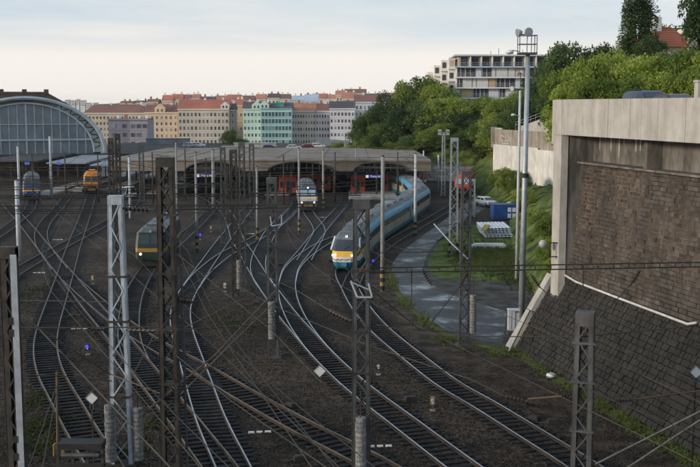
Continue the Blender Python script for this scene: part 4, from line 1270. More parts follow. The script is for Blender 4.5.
# ================================================================== TRAINS
def heading(c, i):
    d = (c[min(i + 1, len(c) - 1)] - c[max(i - 1, 0)]).normalized()
    return d, -math.atan2(d.x, d.y)
def at_y(c, Y):
    return min(range(len(c)), key=lambda i: abs(c[i].y - Y))
def wheelset(t, y, r=.5, gauge=.75):
    for s in (-1, 1):
        w = part('wheel', MB().tube([(s * gauge - .07, y, r + .2), (s * gauge + .07, y, r + .2)], r, 14), MAT['underframe'], t, world=False)
def pantograph(t, y, z, up=True):
    mb = MB()
    h = 1.3 if up else .35
    mb.bar((-.5, y, z), (-.25, y + .9, z + h * .5), .05).bar((.5, y, z), (.25, y + .9, z + h * .5), .05)
    mb.bar((-.25, y + .9, z + h * .5), (-.35, y, z + h), .045).bar((.25, y + .9, z + h * .5), (.35, y, z + h), .045)
    mb.bar((-.8, y, z + h), (.8, y, z + h), .07)
    part('pantograph', mb, MAT['dark_steel'], t, world=False)
def loco(name, label, cat, track, Y, L, low, mid, stripe, top, glass='cab_glass', lit='both', buffer='ochre', panto=True, w=1.46, roof='train_roof', X=None):
    if track:
        c = TR[track]
        i = at_y(c, Y)
        p = c[i]
        _, rz = heading(c, i)
    else:
        p, rz = Vector((X, Y, 0)), 0.0
    t = thing(name, label, cat, (p.x, p.y, 0), rz)
    yf = lambda z: max(0, z - 2.05) * .33
    def bandm(nm, z0, z1, m, k=0.0, w0=None, w1=None):
        a, b = w0 or w, w1 or w
        ch = .18
        def ring(z, ww):
            y0, y1 = yf(z) - k, L - yf(z) + k
            return [(-ww, y0 + ch, z), (-ww + ch * 1.3, y0, z), (ww - ch * 1.3, y0, z), (ww, y0 + ch, z), (ww, y1 - ch, z), (ww - ch * 1.3, y1, z), (-ww + ch * 1.3, y1, z), (-ww, y1 - ch, z)]
        r0, r1 = ring(z0, a), ring(z1, b)
        mb = MB().add(r0 + r1, [tuple(range(8))[::-1], tuple(range(8, 16))] + [(j, (j + 1) % 8, 8 + (j + 1) % 8, 8 + j) for j in range(8)])
        return part(nm, mb, MAT[m], t, world=False)
    bandm('lower_body', .95, 1.62, low)
    bandm('stripe', 1.62, 2.0, stripe, .012)
    bandm('body', 2.0, 2.3, mid)
    up = bandm('cab_upper', 2.3, 3.5, top, 0, w, w - .1)
    bandm('roof', 3.5, 3.95, roof, -.15, w - .12, w - .55)
    part('underframe', MB().bx(-1.2, 1.2, .5, L - .5, .45, .95), MAT['underframe'], t, world=False)
    bb = part('buffer_beam', MB().bx(-1.3, 1.3, -.1, .4, .78, 1.1), MAT[buffer], t, world=False)
    for s in (-1, 1):
        part('buffer', MB().tube([(s * .87, -.1, .98), (s * .87, -.5, .98), (s * .87, -.52, .98)], [.1, .1, .22], 10), MAT['underframe'], bb, world=False)
    part('snow_plough', MB().bx(-1.2, 1.2, .0, .15, .2, .72), MAT['underframe'], t, world=False)
    for s in (-1, 1):      # windscreens follow the raked cab front
        z0, z1 = 2.42, 3.3
        x0, x1 = (.08, 1.14) if s > 0 else (-1.14, -.08)
        g = MB().hexa([(x0, yf(z0) - .03, z0), (x1, yf(z0) - .03, z0), (x1, yf(z0) + .05, z0), (x0, yf(z0) + .05, z0)], [(x0, yf(z1) - .03, z1), (x1, yf(z1) - .03, z1), (x1, yf(z1) + .05, z1), (x0, yf(z1) + .05, z1)])
        part('windscreen', g, MAT[glass], t, world=False)
        part('cab_side_window', MB().bx(s * (w - .02) - .03, s * (w - .02) + .03, .9, 1.6, 2.45, 3.15), MAT['train_glass'], t, world=False)
        on = lit == 'both' or (lit == 'left' and s < 0)
        part('headlight', MB().tube([(s * .95, -.05, 1.42), (s * .95, .05, 1.42)], .14, 10), MAT['headlight' if on else 'lamp_off'], t, world=False)
        for k in range(int((L - 5) / 2.6)):
            part('side_window', MB().bx(s * (w - .015) - .02, s * (w - .015) + .02, 3.2 + k * 2.6, 4.5 + k * 2.6, 2.5, 3.1), MAT['train_glass'], t, world=False)
    part('top_lamp', MB().tube([(0, .45, 3.62), (0, .6, 3.62)], .13, 10), MAT['headlight' if lit == 'both' else 'lamp_off'], t, world=False)
    for k in range(int(L / 3.6)):
        part('roof_box', MB().bx(-.6, .6, 2 + k * 3.4, 3.9 + k * 3.4, 3.9, 4.2), MAT[roof], t, world=False)
    if panto:
        pantograph(t, 2.0, 4.05, True)
    for y in (2.2, 4.6, L - 4.6, L - 2.2):
        wheelset(t, y)
    return t
loco('electric_locomotive', 'blue and cream electric locomotive with lit headlights and orange buffer beam', 'locomotive', 'T3', 159, 16.5, 'blue_loco', 'cream', 'cream', 'blue_loco')
loco('electric_locomotive', 'dark green locomotive with ochre stripe behind the tall dark mast', 'locomotive', 'T15', 103, 15, 'green_loco', 'green_loco', 'ochre', 'green_loco', glass='train_glass', lit='left', buffer='green_loco', panto=False)
loco('electric_locomotive', 'blue locomotive with yellow stripe under the glass hall at left', 'locomotive', 'T14', 178, 15, 'blue_deep', 'blue_deep', 'train_yellow', 'blue_deep', glass='train_glass', lit='none', buffer='underframe', panto=False)
loco('maintenance_vehicle', 'orange railway maintenance vehicle left of the pale mast', 'rail vehicle', 'T11', 190, 9, 'underframe', 'orange_loco', 'orange_loco', 'orange_loco', glass='train_glass', lit='none', buffer='orange_loco', panto=False, roof='orange_loco')
loco('electric_locomotive', 'red locomotive with black and yellow lower front at the right siding', 'locomotive', 'T16', 184, 15, 'underframe', 'red_loco', 'red_loco', 'red_loco', lit='none', buffer='ochre', panto=False, roof='red_paint')
loco('railcar', 'dark green railcar standing by the left platform sign', 'railcar', None, 192, 16, 'green_loco', 'green_loco', 'cream', 'green_loco', lit='none', buffer='underframe', panto=False, X=-31.3)
loco('railcar', 'red passenger railcar behind the rear end of the blue train', 'railcar', None, 207, 20, 'train_white', 'red_loco', 'red_loco', 'red_loco', glass='train_glass', lit='none', buffer='underframe', panto=False, X=13.6, roof='red_paint')

# long blue tilting train on T1
c1 = TR['T1']
i0 = at_y(c1, 100.5)
d0, rz0 = heading(c1, i0)
train = thing('passenger_train', 'long blue and beige passenger train with yellow front rounding the curve', 'train', tuple(c1[i0]))
WPROF = [(.32, 1.22), (.62, 1.36), (1.0, 1.42), (1.85, 1.44), (2.75, 1.41), (3.05, 1.34), (3.4, 1.16), (3.66, .86), (3.80, .42)]
def car(parent, p, q, first):
    L = (q - p).length - .35
    d = (q - p).normalized()
    rz = -math.atan2(d.x, d.y)
    def ring(k):
        return WPROF[k]
    o = put('carriage', MB().bx(-1.1, 1.1, 2.5 if first else .3, L - .3, .35, .6).mesh('carriage', MAT['underframe']), parent, (p + d * .0) - parent.location)
    o.rotation_euler = (0, 0, rz)
    y0 = 4.2 if first else .0
    bands = [('skirt', 0, 2, 'train_teal'), ('side_lower', 2, 3, 'train_side'), ('window_band', 3, 4, 'train_side'), ('cantrail', 4, 6, 'train_blue'), ('roof', 6, 8, 'train_roof')]
    for nm, a, b, m in bands:
        mb = MB()
        for s in (-1, 1):
            r = [[(s * WPROF[k][1], y, WPROF[k][0]) for k in range(a, b + 1)] for y in (y0, L)]
            mb.grid(r if s > 0 else r[::-1])
        if nm == 'roof':
            mb.add([(-.42, y0, 3.8), (.42, y0, 3.8), (.42, L, 3.8), (-.42, L, 3.8)], [(0, 1, 2, 3)])
        for y in (y0, L):                       # bulkhead slices
            pts = [(-WPROF[k][1], y, WPROF[k][0]) for k in range(a, b + 1)] + [(WPROF[k][1], y, WPROF[k][0]) for k in range(b, a - 1, -1)]
            if y == L or not first:
                mb.add(pts, [tuple(range(len(pts)))])
        part(nm, mb, MAT[m], o, world=False)
    n = 11
    for s in (-1, 1):
        for k in range(n):
            ya = y0 + 1.0 + (L - y0 - 2.0) * k / n
            yb = ya + (L - y0 - 2.0) / n - .28
            part('window', MB().hexa([(s * 1.435, ya, 1.98), (s * 1.455, ya, 1.98), (s * 1.455, yb, 1.98), (s * 1.435, yb, 1.98)],
                                     [(s * 1.412, ya, 2.68), (s * 1.432, ya, 2.68), (s * 1.432, yb, 2.68), (s * 1.412, yb, 2.68)]), MAT['train_glass'], o, world=False)
        part('door', MB().bx(s * 1.425 - .03, s * 1.425 + .03, L - 1.0, L - .2, .75, 2.7), MAT['train_teal'], o, world=False)
    for k, yb in enumerate((6.0, 10.5, 15.0, 19.0)):
        if yb + 2.6 < L:
            part('roof_unit', MB().hexa([(-.85, yb, 3.6), (.85, yb, 3.6), (.85, yb + 2.8, 3.6), (-.85, yb + 2.8, 3.6)], [(-.7, yb + .15, 4.0), (.7, yb + .15, 4.0), (.7, yb + 2.65, 4.0), (-.7, yb + 2.65, 4.0)]), MAT['canopy_grey' if k % 2 else 'train_roof'], o, world=False)
    for y in (3.2, 5.6, L - 5.0, L - 2.6):
        part('wheel', MB().tube([(-.8, y, .62), (.8, y, .62)], .42, 12), MAT['underframe'], o, world=False)
    part('gangway', MB().bx(-.75, .75, L - .05, L + .38, .9, 3.2), MAT['black'], o, world=False)
    if first:
        # nose: rings at levels z, front offset yf, half width hw
        NZ = [(.25, .75, 1.12), (.55, .35, 1.28), (.98, .08, 1.39), (1.30, 0.0, 1.42), (1.48, .02, 1.43), (1.86, .12, 1.43), (2.02, .32, 1.42), (2.45, .85, 1.40), (3.0, 1.6, 1.29), (3.22, 2.0, 1.2), (3.5, 2.7, 1.02), (3.80, 4.2, .42)]
        def nring(j, grow=0.0):
            z, yf_, hw = NZ[j]
            out = []
            for k in range(17):
                a = -math.pi / 2 + math.pi * k / 16
                sx, cx = math.sin(a), math.cos(a)
                ex = .42
                x = math.copysign(abs(sx) ** ex, sx) * (hw + grow)
                yy = (4.2 - yf_) * (1 - abs(cx) ** .62) + yf_ - grow
                out.append((x, min(yy, 4.2), z))
            return out
        for nm, a, b, m in (('nose_skirt', 0, 2, 'train_teal'), ('nose_white', 2, 4, 'train_white'), ('nose_yellow', 4, 6, 'train_yellow'), ('nose_upper', 6, 11, 'train_roof')):
            part(nm, MB().grid([nring(j) for j in range(a, b + 1)]), MAT[m], o, world=False, smooth=False)
        mb = MB().grid([nring(j, .015)[2:15] for j in range(6, 9)])
        part('windscreen', mb, MAT['train_glass'], o, world=False, smooth=True)
        part('wiper', MB().bar((-.1, .42, 2.1), (.55, .8, 2.5), .03), MAT['black'], o, world=False)
        part('hood', MB().hexa([(-.9, 2.2, 3.15), (.9, 2.2, 3.15), (.9, 4.4, 3.3), (-.9, 4.4, 3.3)], [(-.65, 2.6, 3.62), (.65, 2.6, 3.62), (.65, 4.4, 3.95), (-.65, 4.4, 3.95)]), MAT['train_roof'], o, world=False)
        for s in (-1, 1):
            for x in (.82, 1.08):
                part('headlight', MB().tube([(s * x, -.0 + (.05 if x < 1 else .12), 1.66), (s * x, .3, 1.66)], .115, 10), MAT['headlight'], o, world=False)
            part('side_pillar', MB().bar((s * 1.40, 1.2, 2.05), (s * 1.22, 2.5, 3.15), .16), MAT['train_white'], o, world=False)
        part('top_lamp', MB().tube([(0, 1.92, 3.24), (0, 2.2, 3.24)], .12, 10), MAT['headlight'], o, world=False)
        mb = MB()
        lp = [(-.85, 1.18), (-.6, 1.3), (-.35, 1.16), (-.1, 1.32), (.15, 1.2), (.5, 1.34), (.85, 1.22)]
        for (xa, za), (xb, zb) in zip(lp, lp[1:]):
            mb.bar((xa, -.0, za), (xb, -.0, zb), .04, .03)
        part('emblem', mb, MAT['blue_deep'], o, world=False)
        part('coupler_cover', MB().bx(-.3, .3, .0, .4, .55, .95), MAT['train_teal'], o, world=False)
    return o
i = i0
for k in range(6):
    L = 20.5
    j = i
    while j < len(c1) - 1 and (c1[j] - c1[i]).length < L:
        j += 1
    if (c1[j] - c1[i]).length < L - 1:
        break
    car(train, c1[i], c1[j], k == 0)
    i = j

# ================================================================== STATION
# tan flat roof over the platforms, with low arches at its front edge
roof = thing('platform_roof', 'broad tan station roof with shallow dark arches along its front', 'station roof', (-20, 190, 0))
RY = 186.0
xl, xr = D(108, 160, RY).x, D(431, 160, RY).x
ztop = lambda x: 6.55 + .15 * max(0, 1 - abs(x + 24) / 40)
arches = [(D(212, 165, RY).x, 4.7), (D(300, 165, RY).x, 5.7), (D(380, 165, RY).x, 4.7)]
def under(x):
    z = 4.55
    for c_, hw in arches:
        u = abs(x - c_) / hw
        if u < 1:
            z = max(z, 4.55 + 1.6 * math.sqrt(1 - u * u))
    return z
nx = 150
X_ = [xl + (xr - xl) * k / nx for k in range(nx + 1)]
mb = MB()
mb.grid([[(x, RY, under(x)) for x in X_], [(x, RY, ztop(x) - .35) for x in X_]])
part('front_fascia', mb, MAT['roof_tan'], roof)
mb = MB()
mb.grid([[(x, RY - .2, ztop(x) - .35) for x in X_], [(x, RY - .2, ztop(x) - .1) for x in X_], [(x, RY + 4, ztop(x) + .05) for x in X_], [(x, RY + 60, ztop(x) - .35) for x in X_], [(x, RY + 62, ztop(x) - .6) for x in X_]])
part('roof_deck', mb, MAT['roof_tan'], roof)
mb = MB()
mb.grid([[(x, RY, under(x)) for x in X_], [(x, RY + 60, under(x)) for x in X_]])
part('soffit', mb, MAT['canopy_dark'], roof)
part('rear_wall', MB().bx(xl, xr, RY + 60, RY + 60.4, 0, 5.6), MAT['canopy_dark'], roof)
for c_, hw in arches:                                   # rim of every arch
    a = [(c_ + hw * math.cos(math.pi * k / 16), RY - .25, 4.5 + 1.68 * math.sin(math.pi * k / 16)) for k in range(17)]
    part('arch_rim', MB().tube(a, .16, 6), MAT['dark_steel'], roof)
    mb = MB()
    for k in range(1, 10):
        x = c_ - hw + 2 * hw * k / 10
        mb.bar((x, RY - .1, 4.6), (x, RY - .1, under(x)), .09)
    mb.bar((c_ - hw, RY - .1, 5.1), (c_ + hw, RY - .1, 5.1), .12)
    part('arch_bars', mb, MAT['grey_steel'], roof)
for k in range(15):
    x = xl + 2 + (xr - xl - 4) * k / 14
    part('column', MB().bar((x, RY + .6, 0), (x, RY + .6, under(x) + .05), .32), MAT['dark_steel'], roof)
mb = MB()
for k in range(7):
    x = xl + 5 + k * 8.2
    mb.bar((x, RY + 3, ztop(x) + .06), (x, RY + 58, ztop(x) - .33), .25, .12)
part('roof_seam', mb, MAT['roof_tan'], roof)

# platforms
for px, w_, lb in [(38, 4.5, 'grey platform left of the glass hall centre'), (72, 4.5, 'grey platform right of the blue locomotive'), (108, 4.0, 'narrow grey platform behind the dark lattice masts'), (158, 5, 'grey platform right of the white van'),
                   (190, 5, 'grey platform below the left roof arch'), (234, 5.5, 'grey platform under the left station sign'), (277, 5, 'grey platform in front of the red kiosks'), (373, 8.4, 'broad pale platform left of the blue train tail')]:
    p = G(px, 199 - (px * 7 % 11) * .8 if px < 300 else 199.5)
    w_ *= .85 if px < 300 else 1
    t = solo('platform', MB().bx(p.x - w_ / 2, p.x + w_ / 2, p.y, p.y + 60, -.1, .42), MAT['platform' if px < 300 else 'platform_pale'], lb, 'platform', 'platforms')

def kiosk(label, px, Y, w_, h, d=4.0, m='red_paint'):
    X = (px - 350) * Y / 1058
    t = thing('kiosk', label, 'kiosk', (X, Y, .4), 0, 'red station kiosks')
    part('wall', MB().bx(-w_ / 2, w_ / 2, 0, d, 0, h), MAT[m], t, world=False)
    part('roof', MB().bx(-w_ / 2 - .3, w_ / 2 + .3, -.3, d + .3, h, h + .22), MAT['canopy_dark'], t, world=False)
    part('door', MB().bx(-w_ * .08, w_ * .12, -.05, 0, .0, 2.1), MAT['train_glass'], t, world=False)
    part('window', MB().bx(-w_ * .42, -w_ * .16, -.05, 0, .9, 2.0), MAT['train_glass'], t, world=False)
    part('window', MB().bx(w_ * .2, w_ * .42, -.05, 0, .9, 2.0), MAT['train_glass'], t, world=False)
    return t
kiosk('red platform kiosk left of the blue and cream locomotive', 287, 190, 3.2, 3.0)
kiosk('long low red kiosk behind the blue and cream locomotive', 313, 196, 6.5, 2.7)
kiosk('red kiosk under the right roof arch beside the sign', 358, 192, 2.6, 3.0)
kiosk('red kiosk right of the station sign under the right arch', 390, 194, 3.2, 3.0)

def textsign(label, px, py, Y, w_, h, txt):
    p = D(px, py, Y)
    t = thing('station_sign', label, 'sign', tuple(p), 0)
    part('board', MB().bx(-w_ / 2, w_ / 2, 0, .15, -h / 2, h / 2), MAT['sign_blue'], t, world=False)
    part('pictogram', MB().bx(-w_ / 2 + .1, -w_ / 2 + .1 + h * .85, -.02, 0, -h * .42, h * .42), MAT['sign_text'], t, world=False)
    cu = bpy.data.curves.new('lettering', 'FONT')
    cu.body = txt
    cu.size = h * .95
    cu.align_x = 'CENTER'
    cu.align_y = 'CENTER'
    cu.extrude = .01
    cu.materials.append(MAT['sign_text'])
    tmp = bpy.data.objects.new('tmp', cu)
    COL.objects.link(tmp)
    bpy.context.view_layer.update()
    me = bpy.data.meshes.new_from_object(tmp)
    bpy.data.objects.remove(tmp)
    o = put('lettering', me, t, (h * .5, -.02, 0))
    o.rotation_euler = (math.pi / 2, 0, 0)
    part('hanger', MB().bar((-w_ * .4, .07, h / 2), (-w_ * .4, .07, h / 2 + .8), .05).bar((w_ * .4, .07, h / 2), (w_ * .4, .07, h / 2 + .8), .05), MAT['dark_steel'], t, world=False)
textsign('blue lit station name sign under the left roof arch', 206, 175.5, 184, 3.6, .62, 'Praha hl.n.')
textsign('blue station name sign under the right roof arch', 375, 176.5, 184, 3.4, .55, 'Praha hl.n.')
for px, py, lb in ((27, 163.5, 'small blue lit platform sign at the left under the hall'), (58.5, 163.5, 'small blue lit platform sign right of the pale pole under the hall'), (97.5, 173.5, 'small blue lit platform sign left of the dark lattice masts')):
    p = D(px, py, 196)
    t = thing('platform_sign', lb, 'sign', tuple(p), 0, 'small blue platform signs')
    part('board', MB().bx(-.45, .45, 0, .2, -.22, .22), MAT['sign_lit_blue'], t, world=False)
    part('hanger', MB().bar((0, .1, .22), (0, .1, 1.2), .05), MAT['dark_steel'], t, world=False)

# glass train hall
HY = 237.0
hc = D(27, 150, HY)
hb = D(27, 153, HY).z
hk = HY / 1058.0
hall = thing('train_hall', 'arched train hall with glazed gable and brown roof lantern at left', 'station hall', (hc.x, HY, 0), .33)
ow, oh, iw, ih = 76.5 * hk, 55.0 * hk, 66 * hk, 49.5 * hk
rim_o = [(ow * math.cos(math.pi * k / 40), oh * math.sin(math.pi * k / 40) + hb) for k in range(41)]
rim_i = [(iw * math.cos(math.pi * k / 40), ih * math.sin(math.pi * k / 40) + hb) for k in range(41)]
mb = MB()
mb.grid([[(x, .35, z) for x, z in rim_i], [(x, .35, z) for x, z in rim_o]])
part('arch_web', mb, MAT['hall_rim'], hall, world=False)
part('arch_edge', MB().tube([(x, -.3, z) for x, z in rim_o], .45, 6), MAT['hall_frame'], hall, world=False)
part('arch_edge', MB().tube([(x, -.1, z) for x, z in rim_i], .22, 6), MAT['hall_frame'], hall, world=False)
for k in range(1, 40):
    a, b = (rim_i[k], rim_o[k]) if k % 2 else (rim_o[k], rim_i[k])
    nxt = rim_o[k + 1] if k % 2 else rim_i[k + 1]
    part('truss_bar', MB().bar((a[0], .2, a[1]), (nxt[0], .2, nxt[1]), .2), MAT['canopy_dark'], hall, world=False)
part('gable_backing', MB().add([(x * 1.02, .45, hb + (z - hb) * 1.02) for x, z in rim_i], [tuple(range(41))]), MAT['glass_hall'], hall, world=False)
mb = MB()
mb.grid([[(x, -.6, z) for x, z in rim_o], [(x, 90, z) for x, z in rim_o]])
part('barrel_roof', mb, MAT['canopy_grey'], hall, world=False)
for k in range(9):
    y0_ = k * 10
    part('lantern_panel', MB().hexa([(-9.5, y0_, oh + hb - 1.5), (9.5, y0_, oh + hb - 1.5), (9.5, y0_ + 9.7, oh + hb - 1.5), (-9.5, y0_ + 9.7, oh + hb - 1.5)],
                                    [(-4.5, y0_, oh + hb + 1.35), (4.5, y0_, oh + hb + 1.35), (4.5, y0_ + 9.7, oh + hb + 1.35), (-4.5, y0_ + 9.7, oh + hb + 1.35)]), MAT['lantern'], hall, world=False)
for x in (-5, -.1, 4.6):
    part('finial', MB().bx(x - .5, x + .5, -.4, .5, oh + hb + .9, oh + hb + 1.9), MAT['lantern'], hall, world=False)
cols = 16
zr = [hb - .3, D(27, 140, HY).z, D(27, 124.5, HY).z, oh + hb]
for i in range(cols):
    xa, xb = -iw + 2 * iw * i / cols, -iw + 2 * iw * (i + 1) / cols
    ct = lambda x: hb + ih * math.sqrt(max(0, 1 - (x / iw) ** 2))
    for j in range(3):
        z0 = zr[j]
        za, zb_ = min(zr[j + 1], ct(xa)), min(zr[j + 1], ct(xb))
        if max(za, zb_) <= z0 + .05:
            continue
        za, zb_ = max(za, z0), max(zb_, z0)
        mb = MB().add([(xa + .06, .3, z0), (xb - .06, .3, z0), (xb - .06, .3, zb_), (xa + .06, .3, za), (xa + .06, .36, z0), (xb - .06, .36, z0), (xb - .06, .36, zb_), (xa + .06, .36, za)],
                      [(0, 1, 2, 3), (7, 6, 5, 4), (0, 4, 5, 1), (1, 5, 6, 2), (2, 6, 7, 3), (3, 7, 4, 0)])
        part('pane', mb, MAT['glass_hall'], hall, world=False)
    if i:
        part('mullion', MB().bx(xa - (.2 if i % 8 == 0 else .1), xa + (.2 if i % 8 == 0 else .1), -.02, .28, zr[0], ct(xa)), MAT['hall_frame'], hall, world=False)
part('transom', MB().bx(-iw * .93, iw * .97, -.12, .25, zr[1] - .2, zr[1] + .2), MAT['hall_frame'], hall, world=False)
part('transom', MB().bx(-iw * .85, iw * .85, -.06, .25, zr[2] - .09, zr[2] + .09), MAT['hall_frame'], hall, world=False)
part('sill_beam', MB().bx(-ow - .5, ow + .5, -.7, .5, hb - 1.0, hb - .3), MAT['canopy_dark'], hall, world=False)
for s in (-1, 1):
    part('side_pier', MB().bx(s * (ow - .2) - .7, s * (ow - .2) + .7, -.5, 1.2, 0, hb + 2.5), MAT['hall_rim'], hall, world=False)
mb = MB().bx(-ow, ow, 60, 60.5, 0, hb)
part('inner_wall', mb, MAT['canopy_dark'], hall, world=False)
mb = MB().grid([[(-ow, .4, hb - .35), (ow, .4, hb - .35)], [(-ow, 60, hb - .35), (ow, 60, hb - .35)]])
part('inner_ceiling', mb, MAT['canopy_dark'], hall, world=False)
for px0, px1, Y, z, lb, m in [(-20, 36, 212, 5.1, 'dark flat platform canopy at the left edge below the hall', 'canopy_dark'), (44, 84, 208, 4.9, 'grey platform canopy below the hall centre', 'canopy_grey'),
                              (88, 126, 204, 4.7, 'grey platform canopy behind the dark lattice masts', 'canopy_grey'), (128, 168, 200, 4.4, 'dark platform canopy left of the roof arches', 'canopy_dark')]:
    xa, xb = (px0 - 350) * Y / 1058, (px1 - 350) * Y / 1058
    t = thing('platform_canopy', lb, 'canopy', ((xa + xb) / 2, Y, 0), 0, 'platform canopies')
    w2 = (xb - xa) / 2
    part('roof', MB().hexa([(-w2, 0, z - .3), (w2, 0, z - .3), (w2, 28, z - .3), (-w2, 28, z - .3)], [(-w2, 0, z), (w2, 0, z), (w2, 28, z + .2), (-w2, 28, z + .2)]), MAT[m], t, world=False)
    for k in range(4):
        for x in (-w2 * .5, w2 * .5):
            part('post', MB().bar((x, 1 + k * 8, 0), (x, 1 + k * 8, z - .29), .22), MAT['dark_steel'], t, world=False)
part_w = solo('boundary_wall', MB().bx(-140, hc.x - ow - 1, 236, 236.5, 0, 7), MAT['canopy_dark'], 'dark wall left of the train hall', 'wall')

# terrace edge, white walls beyond the tan roof
for px0, px1, y0, y1, Y, m, lb in [(234, 276, 143.5, 152, 290, 'concrete_white', 'low white wall on the terrace below the turquoise building'), (222, 262, 147, 153, 280, 'cream', 'short cream wall section left of the low white terrace wall'),
                                   (329, 352, 149.5, 156, 262, 'concrete_tan', 'small tan parapet on the terrace before the wood'), (146, 190, 139, 146, 330, 'canopy_grey', 'grey flat-roofed shed in front of the beige tenement')]:
    a, b = D(px0, y0, Y), D(px1, y1, Y)
    w = solo('terrace_wall', MB().bx(a.x, b.x, Y, Y + .6, 0, a.z).bx(a.x - .2, b.x + .2, Y - .15, Y + .75, a.z, a.z + .25), MAT[m], lb, 'wall')
mb = MB()
rows0, rows1 = [], []
for k in range(13):
    px = 306 + (362 - 306) * k / 12
    py = 139.5 + 6.0 * (1 - math.sin(math.pi * min(1, .1 + k / 14))) 
    p = D(px, py, 310 + k)
    rows0.append((p.x, p.y, p.z - 2.6))
    rows1.append((p.x, p.y, p.z))
for a0, b0, a1, b1 in zip(rows0, rows0[1:], rows1, rows1[1:]):
    q = Vector((0, .4, 0))
    mb.hexa([Vector(a0), Vector(b0), Vector(b0) + q, Vector(a0) + q], [Vector(a1), Vector(b1), Vector(b1) + q, Vector(a1) + q])
solo('curved_ramp_wall', mb, MAT['concrete_white'], 'curved white ramp parapet in front of the lilac tenements', 'wall')
struct('terrace', MB().bx(-75, 8, 262.6, 338, -.5, 4.2), MAT['gravel_yard'])

# ================================================================== CITY
def cm(k, col, var=.1):
    MAT[k] = mat(k, col, .85, 0, var, .08)
cm('f_peach', (0.66, 0.47, 0.31)); cm('f_beige', (0.56, 0.49, 0.38)); cm('f_mint', (0.52, 0.68, 0.58)); cm('f_teal', (0.46, 0.66, 0.65)); cm('f_tan', (0.56, 0.44, 0.32))
cm('f_lilac', (0.54, 0.49, 0.55)); cm('f_pale', (0.66, 0.64, 0.7)); cm('f_blue', (0.52, 0.58, 0.62)); cm('f_grey', (0.30, 0.28, 0.32)); cm('f_slate', (0.20, 0.19, 0.24)); cm('f_ochre', (0.55, 0.40, 0.22)); cm('f_white', (0.68, 0.66, 0.62))
cm('trim', (0.66, 0.60, 0.52)); cm('trim_teal', (0.20, 0.42, 0.42)); cm('trim_mint', (0.52, 0.68, 0.60))
cm('r_red', (0.36, 0.12, 0.078), .2); cm('r_brown', (0.19, 0.09, 0.072), .2); cm('r_orange', (0.4, 0.17, 0.1), .2); cm('r_dark', (0.075, 0.065, 0.075), .2); cm('r_green', (0.05, 0.30, 0.25), .2); cm('r_blue', (0.36, 0.46, 0.58), .1)
cm('pane', (0.055, 0.058, 0.068), .3); cm('pane_mid', (0.11, 0.115, 0.125), .3); cm('pane_pale', (0.24, 0.24, 0.235), .3); cm('brickred', (0.32, 0.13, 0.09), .2)
def tenement(label, px0, px1, ye, Y, yr, wallm, roofm, cols_, rows_, trim='trim', depth=16, fl=None, zbase=-10, dormer=None, hip=0.0, name='tenement_building', win=(.95, 1.75), yaw=0.0, extra=None, group=None):
    a, b = D(px0, ye, Y), D(px1, ye, Y)
    ze = a.z - zbase
    zr_ = D(px0, yr, Y + depth / 2).z - zbase
    w = b.x - a.x
    t = thing(name, label, 'building', ((a.x + b.x) / 2, Y, zbase), yaw, group)
    h = w / 2
    part('wall', MB().bx(-h, h, 0, depth, 0, ze), MAT[wallm], t, world=False)
    hp = w * hip
    mb = MB()
    e = .5
    mb.add([(-h - e, -e, ze + .12), (h + e, -e, ze + .12), (h + e, depth + e, ze + .12), (-h - e, depth + e, ze + .12), (-h - e + hp, depth / 2, zr_), (h + e - hp, depth / 2, zr_)],
           [(0, 1, 5, 4), (2, 3, 4, 5), (1, 2, 5), (3, 0, 4), (3, 2, 1, 0)])
    rf = part('roof', mb, MAT[roofm], t, world=False)
    for k in range(max(2, int(w / 9))):
        x = -h + w * (k + .5) / max(2, int(w / 9)) + R.uniform(-1, 1)
        part('chimney', MB().bx(x - .6, x + .6, depth * .5 - .5, depth * .5 + .5, zr_ - 1.4, zr_ + R.uniform(.8, 1.8)), MAT[R.choice(['trim', 'brickred', 'f_white'])], rf, world=False)
    part('cornice', MB().bx(-h - .35, h + .35, -.55, 0, ze - .55, ze + .1), MAT[trim], t, world=False)
    fl = fl or (ze - 1.2) / rows_
    for j in range(rows_):
        zc = ze - 1.0 - fl * (j + .55)
        if zc < 4:
            break
        part('string_course', MB().bx(-h - .1, h + .1, -.22, 0, zc - fl * .5, zc - fl * .5 + .3), MAT[trim], t, world=False)
        for i in range(cols_):
            x = -h + w * (i + .5) / cols_
            f = sbox('window', (win[0] + .5, .12, win[1] + .45), MAT[trim], t, (x, -.06, zc))
            sbox('pane', (win[0], .08, win[1]), MAT[R.choice(['pane', 'pane', 'pane', 'pane_mid', 'pane_pale'])], f, (0, -.07, 0))
    if dormer:
        for (u, s, m) in dormer:
            x = -h + w * u
            mb = MB().prism([(-s, 0), (s, 0), (s, s * .9), (0, s * 1.7), (-s, s * .9)], lambda p, q, r: (x + p, r, ze + q), -.4, 3.0)
            d_ = part('gable', mb, MAT[m], t, world=False)
            for k in (-1, 1):
                part('gable_window', MB().bx(x + k * s * .4 - .45, x + k * s * .4 + .45, -.5, -.4, ze + .5, ze + 1.9), MAT['pane'], d_, world=False)
    return t
tenement('long tan block with dark red roof behind the grey office block', 84, 146, 113, 640, 104.5, 'f_tan', 'r_brown', 17, 6, hip=.13, zbase=-10)
tenement('peach tenement with small gabled dormer', 145, 177.5, 112.5, 610, 104.5, 'f_peach', 'r_brown', 7, 6, dormer=[(.46, 3.0, 'f_peach')])
tenement('beige tenement with broad red roof', 178, 228.5, 109, 600, 99.5, 'f_beige', 'r_red', 13, 6, dormer=[(.93, 2.4, 'f_white')], win=(1.1, 2.0))
tenement('narrow recessed house with beige wall behind the beige tenement corner', 228.5, 234, 110, 606, 103, 'f_grey', 'r_dark', 2, 6)
tenement('ochre side wall house with red roof between beige and turquoise buildings', 233, 243.5, 105.5, 640, 99, 'f_ochre', 'r_red', 2, 3, extra=1)
